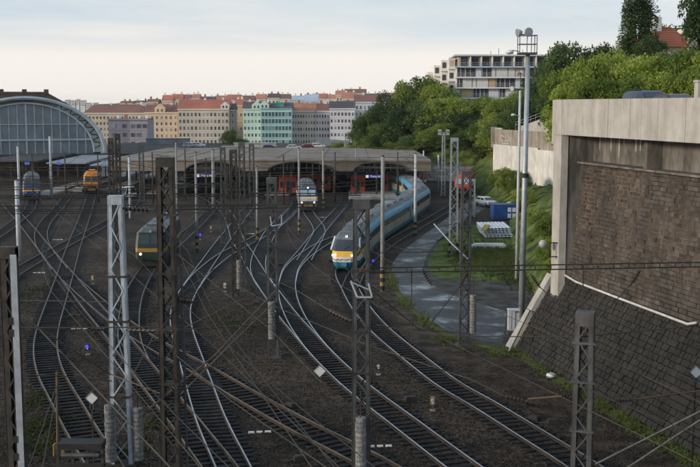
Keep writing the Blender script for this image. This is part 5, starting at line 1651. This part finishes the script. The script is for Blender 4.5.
tenement('mint green corner wing of the turquoise building', 243, 261, 109, 598, 101.5, 'f_mint', 'r_dark', 5, 6, trim='trim_mint', dormer=[(.75, 2.6, 'f_mint')], depth=14)
tenement('turquoise tenement with dark roof and bright green roof strip', 261.3, 291.5, 108.5, 592, 102.5, 'f_teal', 'r_dark', 9, 6, trim='trim_teal', dormer=[(.1, 2.6, 'f_mint')], win=(1.15, 2.2))
p = D(272, 103.5, 592)
solo('roof_pavilion', MB().bx(p.x, p.x + 6.5, 594, 602, p.z - 3, p.z - .1).bx(p.x - .4, p.x + 6.9, 593.6, 602.4, p.z - .1, p.z + .35), MAT['r_green'], 'bright green rooftop structure on the turquoise building', 'roof structure')
tenement('tan tenement with orange roof right of the turquoise building', 291.8, 315.5, 111, 604, 103, 'f_tan', 'r_orange', 9, 6)
tenement('lilac tenement with brown roof between tan and white buildings', 315.8, 329.5, 111, 604, 103.5, 'f_lilac', 'r_brown', 5, 6)
tenement('pale lilac tenement with dark slate roof', 329.8, 354.5, 108.5, 600, 101, 'f_pale', 'r_dark', 7, 6, trim='f_white')
tenement('light blue-grey block with dark roof beside the wooded hill', 354.8, 390, 102, 620, 94.8, 'f_blue', 'r_brown', 9, 7, trim='f_white')
tenement('cream gabled house end rising behind the slate roof', 342, 356, 99, 660, 92, 'cream', 'r_orange', 3, 3)
# grey office block in front of the tan one
tenement('mauve-grey flat-roofed office block right of the glass hall, right half', 129.5, 147.5, 119, 460, 118.4, 'f_grey', 'r_dark', 3, 4, trim='f_grey', depth=14, win=(1.7, 1.7), zbase=-6)
tenement('darker slate-grey office block beside the glass hall, left half', 108, 129.3, 119, 462, 118.4, 'f_slate', 'r_dark', 2, 4, trim='f_slate', depth=14, win=(1.7, 1.7), zbase=-6)
# far jumble of roofs
jum = [(162, 172, 101, 95, 'f_tan', 'r_red'), (171, 182, 99.5, 94, 'cream', 'r_red'), (183, 190, 99, 94.5, 'f_ochre', 'r_brown'), (192, 199, 98.5, 94, 'f_beige', 'r_orange'), (200, 214, 101, 96.5, 'f_grey', 'r_dark'),
       (215, 226, 101, 95.5, 'cream', 'r_orange'), (227, 240, 100, 94.5, 'f_tan', 'r_red'), (241, 254, 101, 95.5, 'f_white', 'r_brown'), (256, 266, 99.5, 94, 'f_tan', 'r_orange'), (268, 279, 98, 93.5, 'cream', 'r_dark'),
       (280, 290, 99, 94, 'f_white', 'r_brown'), (291, 304, 99.5, 95.5, 'f_blue', 'r_blue'), (305, 318, 101, 94, 'f_blue', 'r_blue'), (313, 327, 99, 93.5, 'f_white', 'r_red'), (328, 338, 99, 94.5, 'f_white', 'r_orange'),
       (336, 346, 95, 90.5, 'cream', 'r_orange'), (345, 366, 93.5, 89, 'f_blue', 'r_brown'), (382, 396, 97, 93, 'cream', 'r_brown'), (366, 380, 97, 93.5, 'f_white', 'r_dark'), (120, 132, 103.5, 101, 'f_white', 'r_brown'), (134, 146, 103, 100.5, 'f_tan', 'r_dark'), (147, 158, 102, 99, 'f_beige', 'r_brown')]
words = {'f_tan': 'tan', 'cream': 'cream', 'f_ochre': 'ochre', 'f_beige': 'beige', 'f_grey': 'grey', 'f_white': 'white', 'f_blue': 'pale blue', 'r_red': 'red', 'r_brown': 'brown', 'r_orange': 'orange', 'r_dark': 'dark', 'r_blue': 'light blue'}
refs = [(90, 'above the long tan block'), (150, 'above the peach tenement'), (178, 'above the left end of the beige tenement'), (200, 'above the middle of the beige tenement'), (222, 'above the right end of the beige tenement'), (243, 'above the ochre side wall'),
        (261, 'above the mint corner wing'), (292, 'above the turquoise building'), (316, 'above the tan tenement'), (330, 'above the lilac tenement'), (355, 'above the slate-roofed tenement'), (400, 'beside the wooded hill')]
ORD = ['first', 'second', 'third', 'fourth', 'fifth', 'sixth', 'seventh', 'eighth', 'ninth', 'tenth']
for n_, (x0, x1, ye, yr, wm, rm) in enumerate(jum):
    ref = [r_[1] for r_ in refs if r_[0] <= (x0 + x1) / 2 + 8][-1]
    tenement('far %s house with %s roof, skyline %s' % (words[wm], words[rm], ref), x0, x1, ye, 760 + (n_ % 3) * 40, yr, wm, rm, max(2, int((x1 - x0) / 3)), 2, depth=14, fl=3.6, name='skyline_house', group='skyline houses')
# hazy tower blocks on the horizon
for n_, (x0, x1, yt) in enumerate([(60, 64, 101), (65, 69, 99.5), (70, 75, 100), (76, 79, 99), (80, 85, 100), (86, 90, 102.5), (93, 97, 102.5)]):
    a = D(x0, yt, 2300)
    b = D(x1, yt, 2300)
    t = thing('tower_block', ORD[n_] + ' from left of the pale hazy tower blocks right of the glass hall', 'building', (a.x, 2300, -30), 0, 'hazy tower blocks')
    part('wall', MB().bx(0, b.x - a.x, 0, 14, 0, a.z + 30), MAT['f_white'], t, world=False)
    for j in range(3):
        part('window_row', MB().bx(.5, b.x - a.x - .5, -.1, 0, a.z + 30 - 3.5 - j * 4, a.z + 30 - 2 - j * 4), MAT['pane'], t, world=False)
rr = random.Random(3)
rows_ = []
for k in range(60):
    x = -1600 + 3200 * k / 59
    rows_.append((x, 12 + 6 * math.sin(k * .7) + rr.uniform(-3, 3)))
mb = MB()
mb.grid([[(x, 2600, -30) for x, z in rows_], [(x, 2800, z + 10) for x, z in rows_], [(x, 3300, z) for x, z in rows_]])
struct('distant_hills', mb, MAT['leaf_dark'])

# modern apartment block on the hill
ab = thing('apartment_block', 'modern white apartment block with flat roof and balconies above the trees', 'building', (D(456, 80, 262).x, 262, 10))
AX = D(456, 80, 262).x
k262 = 262 / 1058.0
wA = (556 - 456) * k262
ztA = D(456, 55, 262).z - 10
part('core', MB().bx(0, wA, 1.2, 14, 0, ztA - 2.75), MAT['f_white'], ab, world=False)
part('penthouse', MB().bx(.6, wA - .5, 1.0, 13, ztA - 2.75, ztA - .25), MAT['f_tan'], ab, world=False)
part('roof_slab', MB().bx(-.5, wA + .6, -.6, 14.5, ztA - .25, ztA + .12), MAT['f_blue'], ab, world=False)
FHT = 2.55
for j in range(5):
    zf = ztA - 2.75 - j * FHT
    part('floor_slab', MB().bx(-.3, wA + .3, -.5, 1.2, zf - .35, zf), MAT['f_pale' if j else 'r_blue'], ab, world=False)
    x = .3
    i = 0
    while x < wA - 1.5:
        wd = [1.9, 2.4, 1.3, 2.2, .8, 2.8, 1.6][(i + 2 * j) % 7]
        m = ['pane', 'pane', 'f_white', 'pane', 'f_white', 'f_ochre', 'f_pale', 'f_white'][(i * 3 + j) % 8]
        zl = zf - FHT
        if m == 'pane':
            w_ = part('window', MB().bx(x, x + wd, .9, 1.2, zl + .1, zf - .4), MAT['pane'], ab, world=False)
            part('frame', MB().bx(x - .06, x + .08, .8, 1.2, zl, zf - .35).bx(x + wd / 2 - .05, x + wd / 2 + .05, .8, 1.2, zl, zf - .35), MAT['f_white'], w_, world=False)
        else:
            part('facade_panel', MB().bx(x, x + wd, .7, 1.2, zl, zf - .35), MAT[m], ab, world=False)
        x += wd + .22
        i += 1
    mb = MB()
    for z_ in (.45, .9):
        mb.bar((.0, -.42, zf + z_), (wA, -.42, zf + z_), .07)
    for k in range(14):
        mb.bar((wA * k / 13, -.42, zf), (wA * k / 13, -.42, zf + .9), .06)
    part('balcony_rail', mb, MAT['galv'], ab, world=False)
x = 1.2
for i in range(9):
    part('penthouse_window', MB().bx(x, x + 1.7, .85, 1.0, ztA - 2.6, ztA - .5), MAT['pane'], ab, world=False)
    x += 2.7
    part('pillar', MB().bx(x - .55, x - .25, -.3, 1.0, ztA - 2.75, ztA - .25), MAT['f_white'], ab, world=False)
for i, (dx, dz) in enumerate([(0, 0), (-1.6, -.4), (-3.2, -1.6), (-4.6, -3.2)]):        # stepped wing to the left
    yb = 2.5 + i * 2.6
    part('stepped_wing', MB().bx(dx - 1.6, dx - .02, yb, yb + 9, 0, ztA - .6 + dz), MAT['f_white'], ab, world=False)
    for j in range(4):
        part('wing_window', MB().bx(dx - 1.35, dx - .4, yb - .06, yb, ztA - 2.6 + dz - j * 3.05, ztA - 1.2 + dz - j * 3.05), MAT['pane' if (i + j) % 3 else 'f_tan'], ab, world=False)
        part('wing_balcony', MB().bx(dx - 1.75, dx + .05, yb - .6, yb, ztA - 3.4 + dz - j * 3.05, ztA - 3.15 + dz - j * 3.05), MAT['f_white'], ab, world=False)
for xx, hh in ((9, 1.1), (11, 1.8), (14.5, 1.2), (17, 1.5), (19, .9)):
    part('roof_vent', MB().bar((xx, 4, ztA + .1), (xx, 4, ztA + hh), .18), MAT['galv'], ab, world=False)

# red-roofed house on the hill
hX, hY_ = D(672, 40, 150).x, 150
hz = D(672, 47, 150).z
hs = thing('house', 'house with red tiled roof and grey chimney among trees at upper right', 'house', (hX, hY_, hz - 5), .25)
part('wall', MB().bx(-2.6, 3.4, 0, 9, 0, 5.0), MAT['f_tan'], hs, world=False)
rf = part('roof', MB().add([(-3.0, -.5, 5), (3.8, -.5, 5), (3.8, 9.5, 5), (-3.0, 9.5, 5), (-1.0, 3.0, 8.0), (1.6, 3.0, 8.0)], [(0, 1, 5, 4), (1, 2, 5), (2, 3, 4, 5), (3, 0, 4), (3, 2, 1, 0)]), MAT['r_red'], hs, world=False)
for j in range(11):                                    # tile courses
    f = j / 11
    za, y_ = 5 + 3.0 * f, -.5 + 3.5 * f
    xa, xb = -3.0 + 2.0 * f, 3.8 - 2.2 * f
    part('tile_course', MB().bar((xa + .05, y_ - .02, za + .05), (xb - .05, y_ - .02, za + .05), .12, .07), MAT['r_orange'], rf, world=False)
part('chimney', MB().bx(-1.6, -.4, 2.2, 3.2, 6.2, 9.3), MAT['f_white'], rf, world=False)
part('gable_front', MB().prism([(2.0, 5), (6.2, 5), (6.2, 5.8), (4.6, 7.9)], lambda p, q, r: (p, r, q), -.6, 6).bx(2.2, 6.2, -.6, 6, 0, 5), MAT['cream'], hs, world=False)
part('gable_verge', MB().bar((1.8, -.7, 4.95), (4.6, -.7, 8.0), .3, .25).bar((4.6, -.7, 8.0), (6.5, -.7, 5.7), .3, .25), MAT['r_orange'], hs, world=False)
for x in (-1.6, .6):
    part('window', MB().bx(x, x + 1.0, -.06, 0, 2.6, 4.1), MAT['pane'], hs, world=False)
part('window', MB().bx(3.7, 4.6, -.68, -.6, 4.2, 5.6), MAT['pane'], hs, world=False)

# ================================================================== VEHICLES
def bvl(o, off):
    bm = bmesh.new()
    bm.from_mesh(o.data)
    bmesh.ops.recalc_face_normals(bm, faces=bm.faces)
    bmesh.ops.bevel(bm, geom=list(bm.edges), offset=off, segments=2, affect='EDGES', clamp_overlap=True)
    bm.to_mesh(o.data)
    bm.free()
def automobile(label, X, Y, z, rz, m, L=4.2, h=1.45, group=None, van=False):
    t = thing('parked_car', label, 'car', (X, Y, z), rz, group)
    w = .84
    prof = [(0, .35), (0, .72), (.12, .85), (.95, .95), (L - .1, .92), (L, .75), (L, .35)]
    part('body', MB().prism(prof, lambda a, b, c: (a - L / 2, c, b), -w, w), MAT[m], t, world=False)
    g0, g1 = (.55, L - .15) if van else (1.0, L - .25)
    cab = [(g0, .94), (g0 + .75, h - .05), (g0 + 1.0, h), (g1 - .7, h), (g1 - .3, h - .1), (g1, .93)]
    def side(a, b, c):
        k = 1 - .16 * max(0, (b - .94)) / max(.1, h - .94)
        return (a - L / 2, c * k, b)
    cb = part('cabin', MB().prism(cab, side, -w + .03, w - .03), MAT[m], t, world=False)
    bvl(cb, .07)
    bvl(t.children[0], .06)
    mid_ = (g0 + g1) / 2
    for sg in (-1, 1):
        for wa in ([(g0 + .22, .99), (mid_ - .06, .99), (mid_ - .06, h - .12), (g0 + .86, h - .12)], [(mid_ + .06, .99), (g1 - .2, .99), (g1 - .42, h - .16), (mid_ + .06, h - .12)]):
            pts = [side(a, b, sg * (w - .022)) for a, b in wa]
            pin = [side(a, b, sg * (w - .06)) for a, b in wa]
            part('side_window', MB().hexa(pin, pts), MAT['train_glass'], cb, world=False)
    for (a0, b0), (a1, b1), dx in (((g0 + .06, 1.0), (g0 + .70, h - .1), -.03), ((g1 - .04, 1.0), (g1 - .28, h - .18), .03)):
        f = .86
        pts = [(a0 - L / 2 + dx, -w * .84, b0), (a0 - L / 2 + dx, w * .84, b0), (a1 - L / 2 + dx, w * .74, b1), (a1 - L / 2 + dx, -w * .74, b1)]
        part('windscreen', MB().hexa(pts, [(x_ + (.05 if dx < 0 else -.05), y_, z_) for x_, y_, z_ in pts]), MAT['train_glass'], cb, world=False)
    for x in (.75, L - .8):
        for s in (-1, 1):
            wh = part('wheel', MB().tube([(x - L / 2, s * (w - .12), .31), (x - L / 2, s * (w + .03), .31)], .31, 14), MAT['black'], t, world=False)
            part('rim', MB().tube([(x - L / 2, s * (w + .03), .31), (x - L / 2, s * (w + .045), .31)], .19, 10), MAT['galv'], wh, world=False)
    for s in (-1, 1):
        part('headlight', MB().bx(-L / 2 - .01, -L / 2 + .1, s * .62 - .15, s * .62 + .15, .6, .75), MAT['lamp_off'], t, world=False)
    return t
p = D(642, 97, 66)
automobile('dark blue car on the road deck, roof seen above the parapet', p.x + .4, 66.5, 15.32, 1.75 - math.pi + math.pi, 'car_blue', 4.4, 1.62, van=True)
p = D(672, 97, 58)
automobile('dark car with reddish roof trim on the deck, right of the blue one', p.x + .9, 60, 15.32, 1.75, 'car_maroon', 4.0, 1.36)
part_post = solo('concrete_post', MB().bx(17.6, 18.3, 53.6, 54.2, 15.3, 17.2).bx(17.55, 18.35, 53.55, 54.25, 17.2, 17.3), MAT['concrete'], 'square concrete post on the deck at the right edge', 'post')
for i, (px, py, Y, m, lb) in enumerate([(351, 143, 300, 'car_silver', 'silver parked car on the terrace before the lilac tenements'), (318, 146, 296, 'car_white', 'white parked car on the terrace left of the round tree'), (190, 146, 300, 'car_silver', 'silver parked car beside the grey shed'),
                                        (198, 146, 302, 'car_white', 'white parked car below the beige tenement'), (270, 149, 285, 'car_blue', 'blue parked car at the low white terrace wall'), (306, 147, 292, 'car_red', 'red parked car on the terrace below the tan tenement'), (294, 150, 284, 'car_white', 'white parked car at the roof edge right of the low white wall')]):
    p = D(px, py, Y)
    automobile(lb, p.x, Y, 4.2, R.choice([0.1, 3.2]), m)
automobile('white van parked on the left platform behind the dark masts', G(124, 200).x, G(124, 199).y, 0.02, 1.3, 'car_white', 4.8, 2.1, van=True)
automobile('silver car parked beside the bushes near the blue container', 21.8, 168, 0.1, 2.0, 'car_white')

# container, sheets and yard clutter
ct = thing('shipping_container', 'blue corrugated container with white marking at the end of the wet road', 'container', (D(504, 218, 148).x, 147, 0), .05)
part('box', MB().bx(-1.65, 1.65, 0, 2.4, .1, 2.15), MAT['container_blue'], ct, world=False)
for k in range(14):
    part('corrugation', MB().bx(-1.58 + k * .235, -1.46 + k * .235, -.05, 0, .2, 2.05), MAT['container_blue'], ct, world=False)
for x in (.35, 1.0):
    for z in (.35, 1.2):
        part('white_marking', MB().bx(x, x + .5, -.07, -.055, z, z + .62), MAT['sheet_metal'], ct, world=False)
part('roof_edge', MB().bx(-1.68, 1.68, -.06, 2.45, 2.15, 2.25), MAT['blue_deep'], ct, world=False)
tp = thing('tarpaulin_pile', 'white tarpaulin-covered pile behind the blue container', 'pile', (D(516, 205, 152).x, 151.5, 0), .3)
part('cover', MB().grid([[(-2 + 4 * i / 8, 3 * j / 5, (2.3 * math.sin(math.pi * i / 8) ** .6 * math.sin(math.pi * (j + .3) / 5.6) ** .5 + R.uniform(-.12, .12)) if 0 < i < 8 else 0) for i in range(9)] for j in range(6)]), MAT['white_box'], tp, world=False)
part('red_strap', MB().bar((.6, .2, 1.9), (2.0, .3, 1.3), .25, .2), MAT['red_paint'], tp, world=False)
sp = thing('sheet_pile', 'stack of pale corrugated sheets lying on the grass below the container', 'pile', (D(497, 231, 130).x, 127, 0), .12)
for k in range(6):
    mb = MB()
    x0 = -1.9 + R.uniform(-.2, .2)
    n_ = 16
    rows = [[(x0 + 3.6 * i / n_, y, .12 + k * .16 + .05 * (i % 2) + y * .12) for i in range(n_ + 1)] for y in (k * .25, 3.6 + k * .2)]
    mb.grid(rows)
    part('sheet', mb, MAT['sheet_metal'], sp, world=False)
part('yellow_board', MB().bar((-2.0, .4, .95), (-1.0, 2.6, 1.35), .7, .1), MAT['yellow'], sp, world=False)
solo('sheet_strip', MB().bx(-1.9 + D(487, 236, 120).x, 1.9 + D(487, 236, 120).x, 118, 118.9, 0, .35).bx(-1.7 + D(487, 236, 120).x, 1.7 + D(487, 236, 120).x, 118.1, 118.8, .35, .5), MAT['sheet_metal'], 'long pale plank stack on the grass in front of the sheets', 'pile')
eb = thing('electrical_cabinet', 'white electrical cabinet at the foot of the floodlight mast', 'cabinet', (D(512, 328, 73).x, 72.6, 0), 0)
part('plinth', MB().bx(-.38, .4, -.28, .3, 0, .35), MAT['concrete_dark'], eb, world=False)
part('cabinet', MB().bx(-.36, .1, -.25, .27, .35, 1.75), MAT['white_box'], eb, world=False)
part('cabinet', MB().bx(.125, .4, -.2, .27, .35, 1.62), MAT['white_box'], eb, world=False)
part('lid', MB().bx(-.4, .43, -.3, .32, 1.76, 1.84), MAT['white_box'], eb, world=False)
part('door_seam', MB().bx(-.14, -.12, -.262, -.25, .4, 1.7), MAT['dark_steel'], eb, world=False)
for px, py, w_, h_, lb in ((485, 180, 1.1, 1.7, 'pale concrete block at the foot of the grass bank'), (503, 190, .8, 1.4, 'small pale stump beside the shrubs')):
    p = G(px, py)
    solo('concrete_block', MB().hexa([(p.x - w_, p.y, 0), (p.x + w_, p.y, 0), (p.x + w_, p.y + 1.2, 0), (p.x - w_, p.y + 1.2, 0)], [(p.x - w_ * .8, p.y + .1, h_), (p.x + w_ * .85, p.y + .15, h_ * .92), (p.x + w_ * .85, p.y + 1.1, h_), (p.x - w_ * .8, p.y + 1.0, h_ * .95)]), MAT['concrete_white'], lb, 'block')

# ================================================================== SIGNALS AND LINESIDE BITS
def dwarf(label, px, py, lens, paint='black', h=.95):
    p = G(px, py)
    t = thing('ground_signal', label, 'signal', (p.x, p.y, 0), 0, 'ground signals')
    t.scale = (.62, .62, .62)
    part('post', MB().bx(-.05, .05, -.05, .05, 0, h - .3), MAT['grey_steel'], t, world=False)
    part('base', MB().bx(-.22, .22, -.18, .18, 0, .12), MAT['concrete_pole'], t, world=False)
    hd = part('head', MB().bx(-.18, .18, -.12, .14, h - .42, h + .25), MAT[paint], t, world=False)
    part('hood', MB().tube([(0, -.12, h + .02), (0, -.3, h + .02)], .13, 10, cap=False), MAT['black'], hd, world=False)
    part('lens', MB().tube([(0, -.29, h + .02), (0, -.33, h + .02)], [.17, .12], 10), MAT[lens], hd, world=False)
    part('lens', MB().tube([(0, -.13, h - .24), (0, -.15, h - .24)], .08, 10), MAT['white_box'], hd, world=False)
dwarf('lit blue ground signal beside the leftmost track', 88, 355, 'blue_signal')
dwarf('lit blue ground signal right of the centre mast near the blue train', 373, 268, 'blue_signal', h=1.2)
dwarf('lit blue ground signal among the far sidings left of centre', 200.5, 240, 'blue_signal', h=1.1)
dwarf('unlit dark ground signal between the two right hand tracks', 378.5, 375, 'lamp_off')
dwarf('yellow painted ground signal right of the centre mast', 432.5, 411, 'lamp_off', 'yellow', 1.0)
dwarf('small yellow-headed ground signal near the left edge', 11, 262, 'lamp_off', 'yellow', 1.0)
dwarf('yellow ground signal left of the pale mast', 93, 284, 'lamp_off', 'ochre', 1.0)
dwarf('ochre ground signal beyond the slim masts', 211, 232, 'lamp_off', 'ochre', 1.0)
dwarf('pale yellow ground signal under the wires left of centre', 225, 292, 'lamp_off', 'cream', 1.0)
def diamond(label, px, py, Y, s=.36):
    p = D(px, py, Y)
    t = thing('diamond_sign', label, 'sign', tuple(p), 0, 'white diamond line signs')
    part('plate', MB().prism([(-s, 0), (0, -s), (s, 0), (0, s)], lambda a, b, c: (a, c, b), -.02, .02), MAT['sign_white'], t, world=False)
    part('edge', MB().tube([(-s, -.03, 0), (0, -.03, -s), (s, -.03, 0), (0, -.03, s), (-s, -.03, 0)], .018, 4), MAT['grey_steel'], t, world=False)
    part('stem', MB().bar((0, .03, -p.z), (0, .03, s * .7), .06), MAT['dark_steel'], t, world=False)
    part('clip', MB().bx(-.09, -.04, -.04, .04, -s - .2, -s + .02).bx(.04, .09, -.04, .04, -s - .2, -s + .02), MAT['grey_steel'], t, world=False)
diamond('white diamond sign left of the pale mast foot', 91.5, 398, 45.5, .29)
diamond('white diamond sign left of the centre mast', 319.5, 371, 58, .36)
diamond('white diamond sign in front of the stone slope at the right edge', 696, 372, 42, .27)
def marker(label, px, py, n=3, rz=0.1):
    p = G(px, py)
    t = thing('clearance_marker', label, 'marker', (p.x, p.y, 0), rz, 'white clearance markers')
    t.scale = (.75, .75, .5)
    for k in range(n):
        part('slab', MB().hexa([(k * .55, -.1, 0), (k * .55 + .42, -.1, 0), (k * .55 + .42, .1, 0), (k * .55, .1, 0)], [(k * .55 + .03, -.08, .14), (k * .55 + .4, -.08, .14), (k * .55 + .4, .08, .14), (k * .55 + .03, .08, .14)]), MAT['sign_white'], t, world=False)
marker('white clearance marker below the rusty track', 248, 433, 3, .15)
marker('white clearance marker right of the centre mast at the bottom', 368, 447, 3, .1)
marker('white clearance marker left of the pale mast', 71, 329)
marker('white clearance marker at the left crossing', 33, 273)
marker('white clearance marker left of the curved platform track', 53, 240, 3)
marker('white clearance marker near the far centre sidings', 245, 234)
marker('white clearance marker in front of the blue and cream locomotive', 319, 217.5)
def pointm(label, px, py, rz=0.0, col='underframe'):
    p = G(px, py)
    t = thing('point_machine', label, 'point machine', (p.x, p.y, 0), rz, 'point machines')
    t.scale = (.7, .7, .6)
    part('case', MB().hexa([(-.45, -.3, .05), (.45, -.3, .05), (.45, .3, .05), (-.45, .3, .05)], [(-.38, -.24, .42), (.38, -.24, .42), (.38, .24, .42), (-.38, .24, .42)]), MAT[col], t, world=False)
    part('rod', MB().bar((-.45, 0, .15), (-1.3, .1, .15), .06), MAT['wire_rust'], t, world=False)
    part('lid', MB().bx(-.3, .3, -.18, .18, .42, .47), MAT['dark_steel'], t, world=False)
for px, py, rz, lb in [(300, 461, .3, 'point machine at the bottom edge below the rusty track'), (290, 408, -.6, 'point machine on the rusty track'), (187, 356, .2, 'point machine on the bright curved track'), (534, 421, -.7, 'point machine beside the right hand track'),
                       (553, 424, .1, 'low dark box beside the right hand track'), (410, 401, .3, 'small point machine between the two right hand tracks'), (256, 305, .2, 'point machine near the central weights'), (72, 318, .3, 'point machine at the left crossing'), (280, 266, .3, 'point machine left of the S-curve'),
                       (331, 262, .2, 'point machine at the blue train nose'), (248, 236, 0, 'point machine on the far link track'), (467, 352, .1, 'dark box at the foot of the road mast')]:
    pointm(lb, px, py, rz)
p = G(551, 378)
solo('litter_bag', MB().ball((p.x, p.y, .16), .3, 9, 6, .55), MAT['white_box'], 'white rubbish bag lying at the foot of the stone slope', 'bag', smooth=True)

# dark gantry walkway low over the leftmost track
ga = thing('gantry_beam', 'dark steel gantry walkway crossing the leftmost track at bottom left', 'gantry', tuple(G(86, 470)))
gx0, gx1 = D(60, 448, 43).x, D(104, 448, 43).x
gz_ = D(80, 441, 43).z
part('deck', MB().bx(gx0, gx1, 42.6, 43.4, gz_ - .25, gz_), MAT['black'], ga)
part('pipe', MB().tube([(gx0 + .2, 42.5, gz_ - .45), (gx1 - .1, 42.5, gz_ - .45)], .1, 8), MAT['grey_steel'], ga)
part('lower_chord', MB().bx(gx0, gx1, 42.6, 42.75, gz_ - 1.0, gz_ - .85), MAT['black'], ga)
for k in range(4):
    x = gx0 + (gx1 - gx0) * k / 3
    part('upright', MB().bx(x - .06, x + .06, 42.62, 42.74, 0, gz_ - .26), MAT['dark_steel'], ga)
rp = thing('signal_post', 'rusty post with yellow box at bottom left beside the gantry', 'post', tuple(G(58, 466)))
part('shaft', MB().tube([D(57, 372, 44), D(58, 470, 44)], .06, 8), MAT['wire_rust'], rp)
a = D(59.5, 449, 43.8)
part('box', MB().bx(a.x - .17, a.x + .17, 43.6, 43.9, a.z - .2, a.z + .2), MAT['grey_steel'], rp)
for s in (-1, 1):
    part('box_edge', MB().bx(a.x + s * .2 - .03, a.x + s * .2 + .03, 43.58, 43.9, a.z - .24, a.z + .24), MAT['ochre'], rp)

# loose ballast stones near the camera side of the yard
gb = np.random.default_rng(9)
nb = 90000
bY = 41 + 52 * gb.random(nb) ** 1.35
bX = (gb.random(nb) * 2 - 1) * (bY * .345 + 1)
ok = (bX + WS * bY < 26.3) & ~((bY > 64) & (bX > 3.6))
bX, bY = bX[ok], bY[ok]
nb = len(bX)
sz = (.022 + .034 * gb.random(nb) ** 2)
octa = np.array([(1, 0, 0), (0, 1, 0), (-1, 0, 0), (0, -1, 0), (0, 0, .8), (0, 0, -.8)], float)
vv = octa[None] * (sz[:, None, None] * gb.uniform(.6, 1.4, (nb, 6, 1)))
aa = gb.uniform(0, 6.28, nb)
ca, sa = np.cos(aa)[:, None], np.sin(aa)[:, None]
co = np.stack([vv[..., 0] * ca - vv[..., 1] * sa + bX[:, None], vv[..., 0] * sa + vv[..., 1] * ca + bY[:, None], vv[..., 2] + (gb.random(nb) * .03)[:, None]], -1)
tri = np.array([(0, 1, 4), (1, 2, 4), (2, 3, 4), (3, 0, 4), (1, 0, 5), (2, 1, 5), (3, 2, 5), (0, 3, 5)])
ft = (tri[None] + (np.arange(nb) * 6)[:, None, None]).reshape(-1)
me = bpy.data.meshes.new('ballast_stones')
me.vertices.add(nb * 6)
me.vertices.foreach_set('co', co.astype(np.float32).ravel())
me.loops.add(len(ft))
me.loops.foreach_set('vertex_index', ft.astype(np.int32))
me.polygons.add(len(ft) // 3)
me.polygons.foreach_set('loop_start', np.arange(0, len(ft), 3, dtype=np.int32))
me.polygons.foreach_set('loop_total', np.full(len(ft) // 3, 3, dtype=np.int32))
me.update(calc_edges=True)
bm_ = mat('ballast_stone', (0.05, 0.045, 0.04), 0.9, 0, 0.3, 2.0, spec=0.2)
bt = bm_.node_tree
bg_ = N(bt, 'ShaderNodeNewGeometry')
br_ = N(bt, 'ShaderNodeValToRGB')
br_.color_ramp.elements[0].color = (0.014, 0.012, 0.0105, 1)
br_.color_ramp.elements[1].color = (0.105, 0.084, 0.068, 1)
e_ = br_.color_ramp.elements.new(.7)
e_.color = (0.035, 0.029, 0.024, 1)
bt.links.new(bg_.outputs['Random Per Island'], br_.inputs[0])
bt.links.new(br_.outputs[0], bt.nodes['Principled BSDF'].inputs['Base Color'])
me.materials.append(bm_)
o = put('ballast_stones', me)
o['kind'] = 'stuff'

# weeds and tufts
g = np.random.default_rng(5)
def tufts(name, regs, m, h0, h1):
    vs, fs = [], []
    for (px, py, rx, ry, n) in regs:
        c = G(px, py)
        for k in range(n):
            x, y = c.x + g.normal() * rx, c.y + g.normal() * ry
            for b in range(6):
                a = g.uniform(0, 6.28)
                h = g.uniform(h0, h1)
                w = .018 + .03 * g.random()
                dx, dy = math.cos(a) * w, math.sin(a) * w
                lx, ly = g.normal() * h * .45, g.normal() * h * .45
                o = len(vs)
                vs += [(x - dx, y - dy, .0), (x + dx, y + dy, .0), (x + lx + dx * .4, y + ly + dy * .4, h), (x + lx - dx * .4, y + ly - dy * .4, h)]
                fs.append((o, o + 1, o + 2, o + 3))
    mb = MB()
    mb.v, mb.f = vs, fs
    struct(name, mb, MAT[m], 'stuff')
tufts('weeds', [(46, 425, .6, 1.2, 150), (40, 447, .7, 1.0, 130), (38, 400, .5, 1.2, 120), (30, 430, .5, 1.0, 100), (240, 327, 1.2, 1.2, 90), (228, 318, 1.5, 1.5, 60), (20, 300, 1.0, 2.5, 80), (35, 290, 1.2, 1.5, 70), (150, 430, .5, 2.0, 120), (128, 455, .4, 1, 80), (300, 350, .5, .6, 20)], 'blade_dark', .06, .2)
tufts('grass_tufts', [(490, 252, 1.6, 5, 900), (505, 268, 1.6, 4, 800), (465, 260, .9, 5, 350), (524, 262, 1.2, 5, 600), (530, 285, .8, 3, 300)], 'blade', .08, .35)
tufts('verge_grass', [(520, 352, .5, .8, 160), (545, 371, .35, .9, 160), (570, 386, .3, .9, 160), (600, 405, .3, .9, 160), (630, 424, .3, .9, 160), (660, 443, .3, .9, 160), (690, 462, .3, .9, 140), (500, 353, .8, .5, 140), (405, 303, .3, 1.5, 120), (425, 322, .3, 1.2, 120), (392, 282, .3, 2.0, 120), (450, 340, .5, .6, 100)], 'blade', .06, .2)

# ================================================================== HAZE
hz_m = bpy.data.materials.new('haze')
hz_m.use_nodes = True
ht = hz_m.node_tree
ht.nodes.clear()
hv = N(ht, 'ShaderNodeVolumePrincipled')
hv.inputs['Color'].default_value = (0.86, 0.90, 0.96, 1)
hv.inputs['Density'].default_value = 0.00008
hv.inputs['Anisotropy'].default_value = 0.2
ho = N(ht, 'ShaderNodeOutputMaterial')
ht.links.new(hv.outputs[0], ho.inputs['Volume'])
hzo = struct('haze', MB().bx(-2500, 2500, -80, 3500, -40, 42), hz_m, 'stuff')
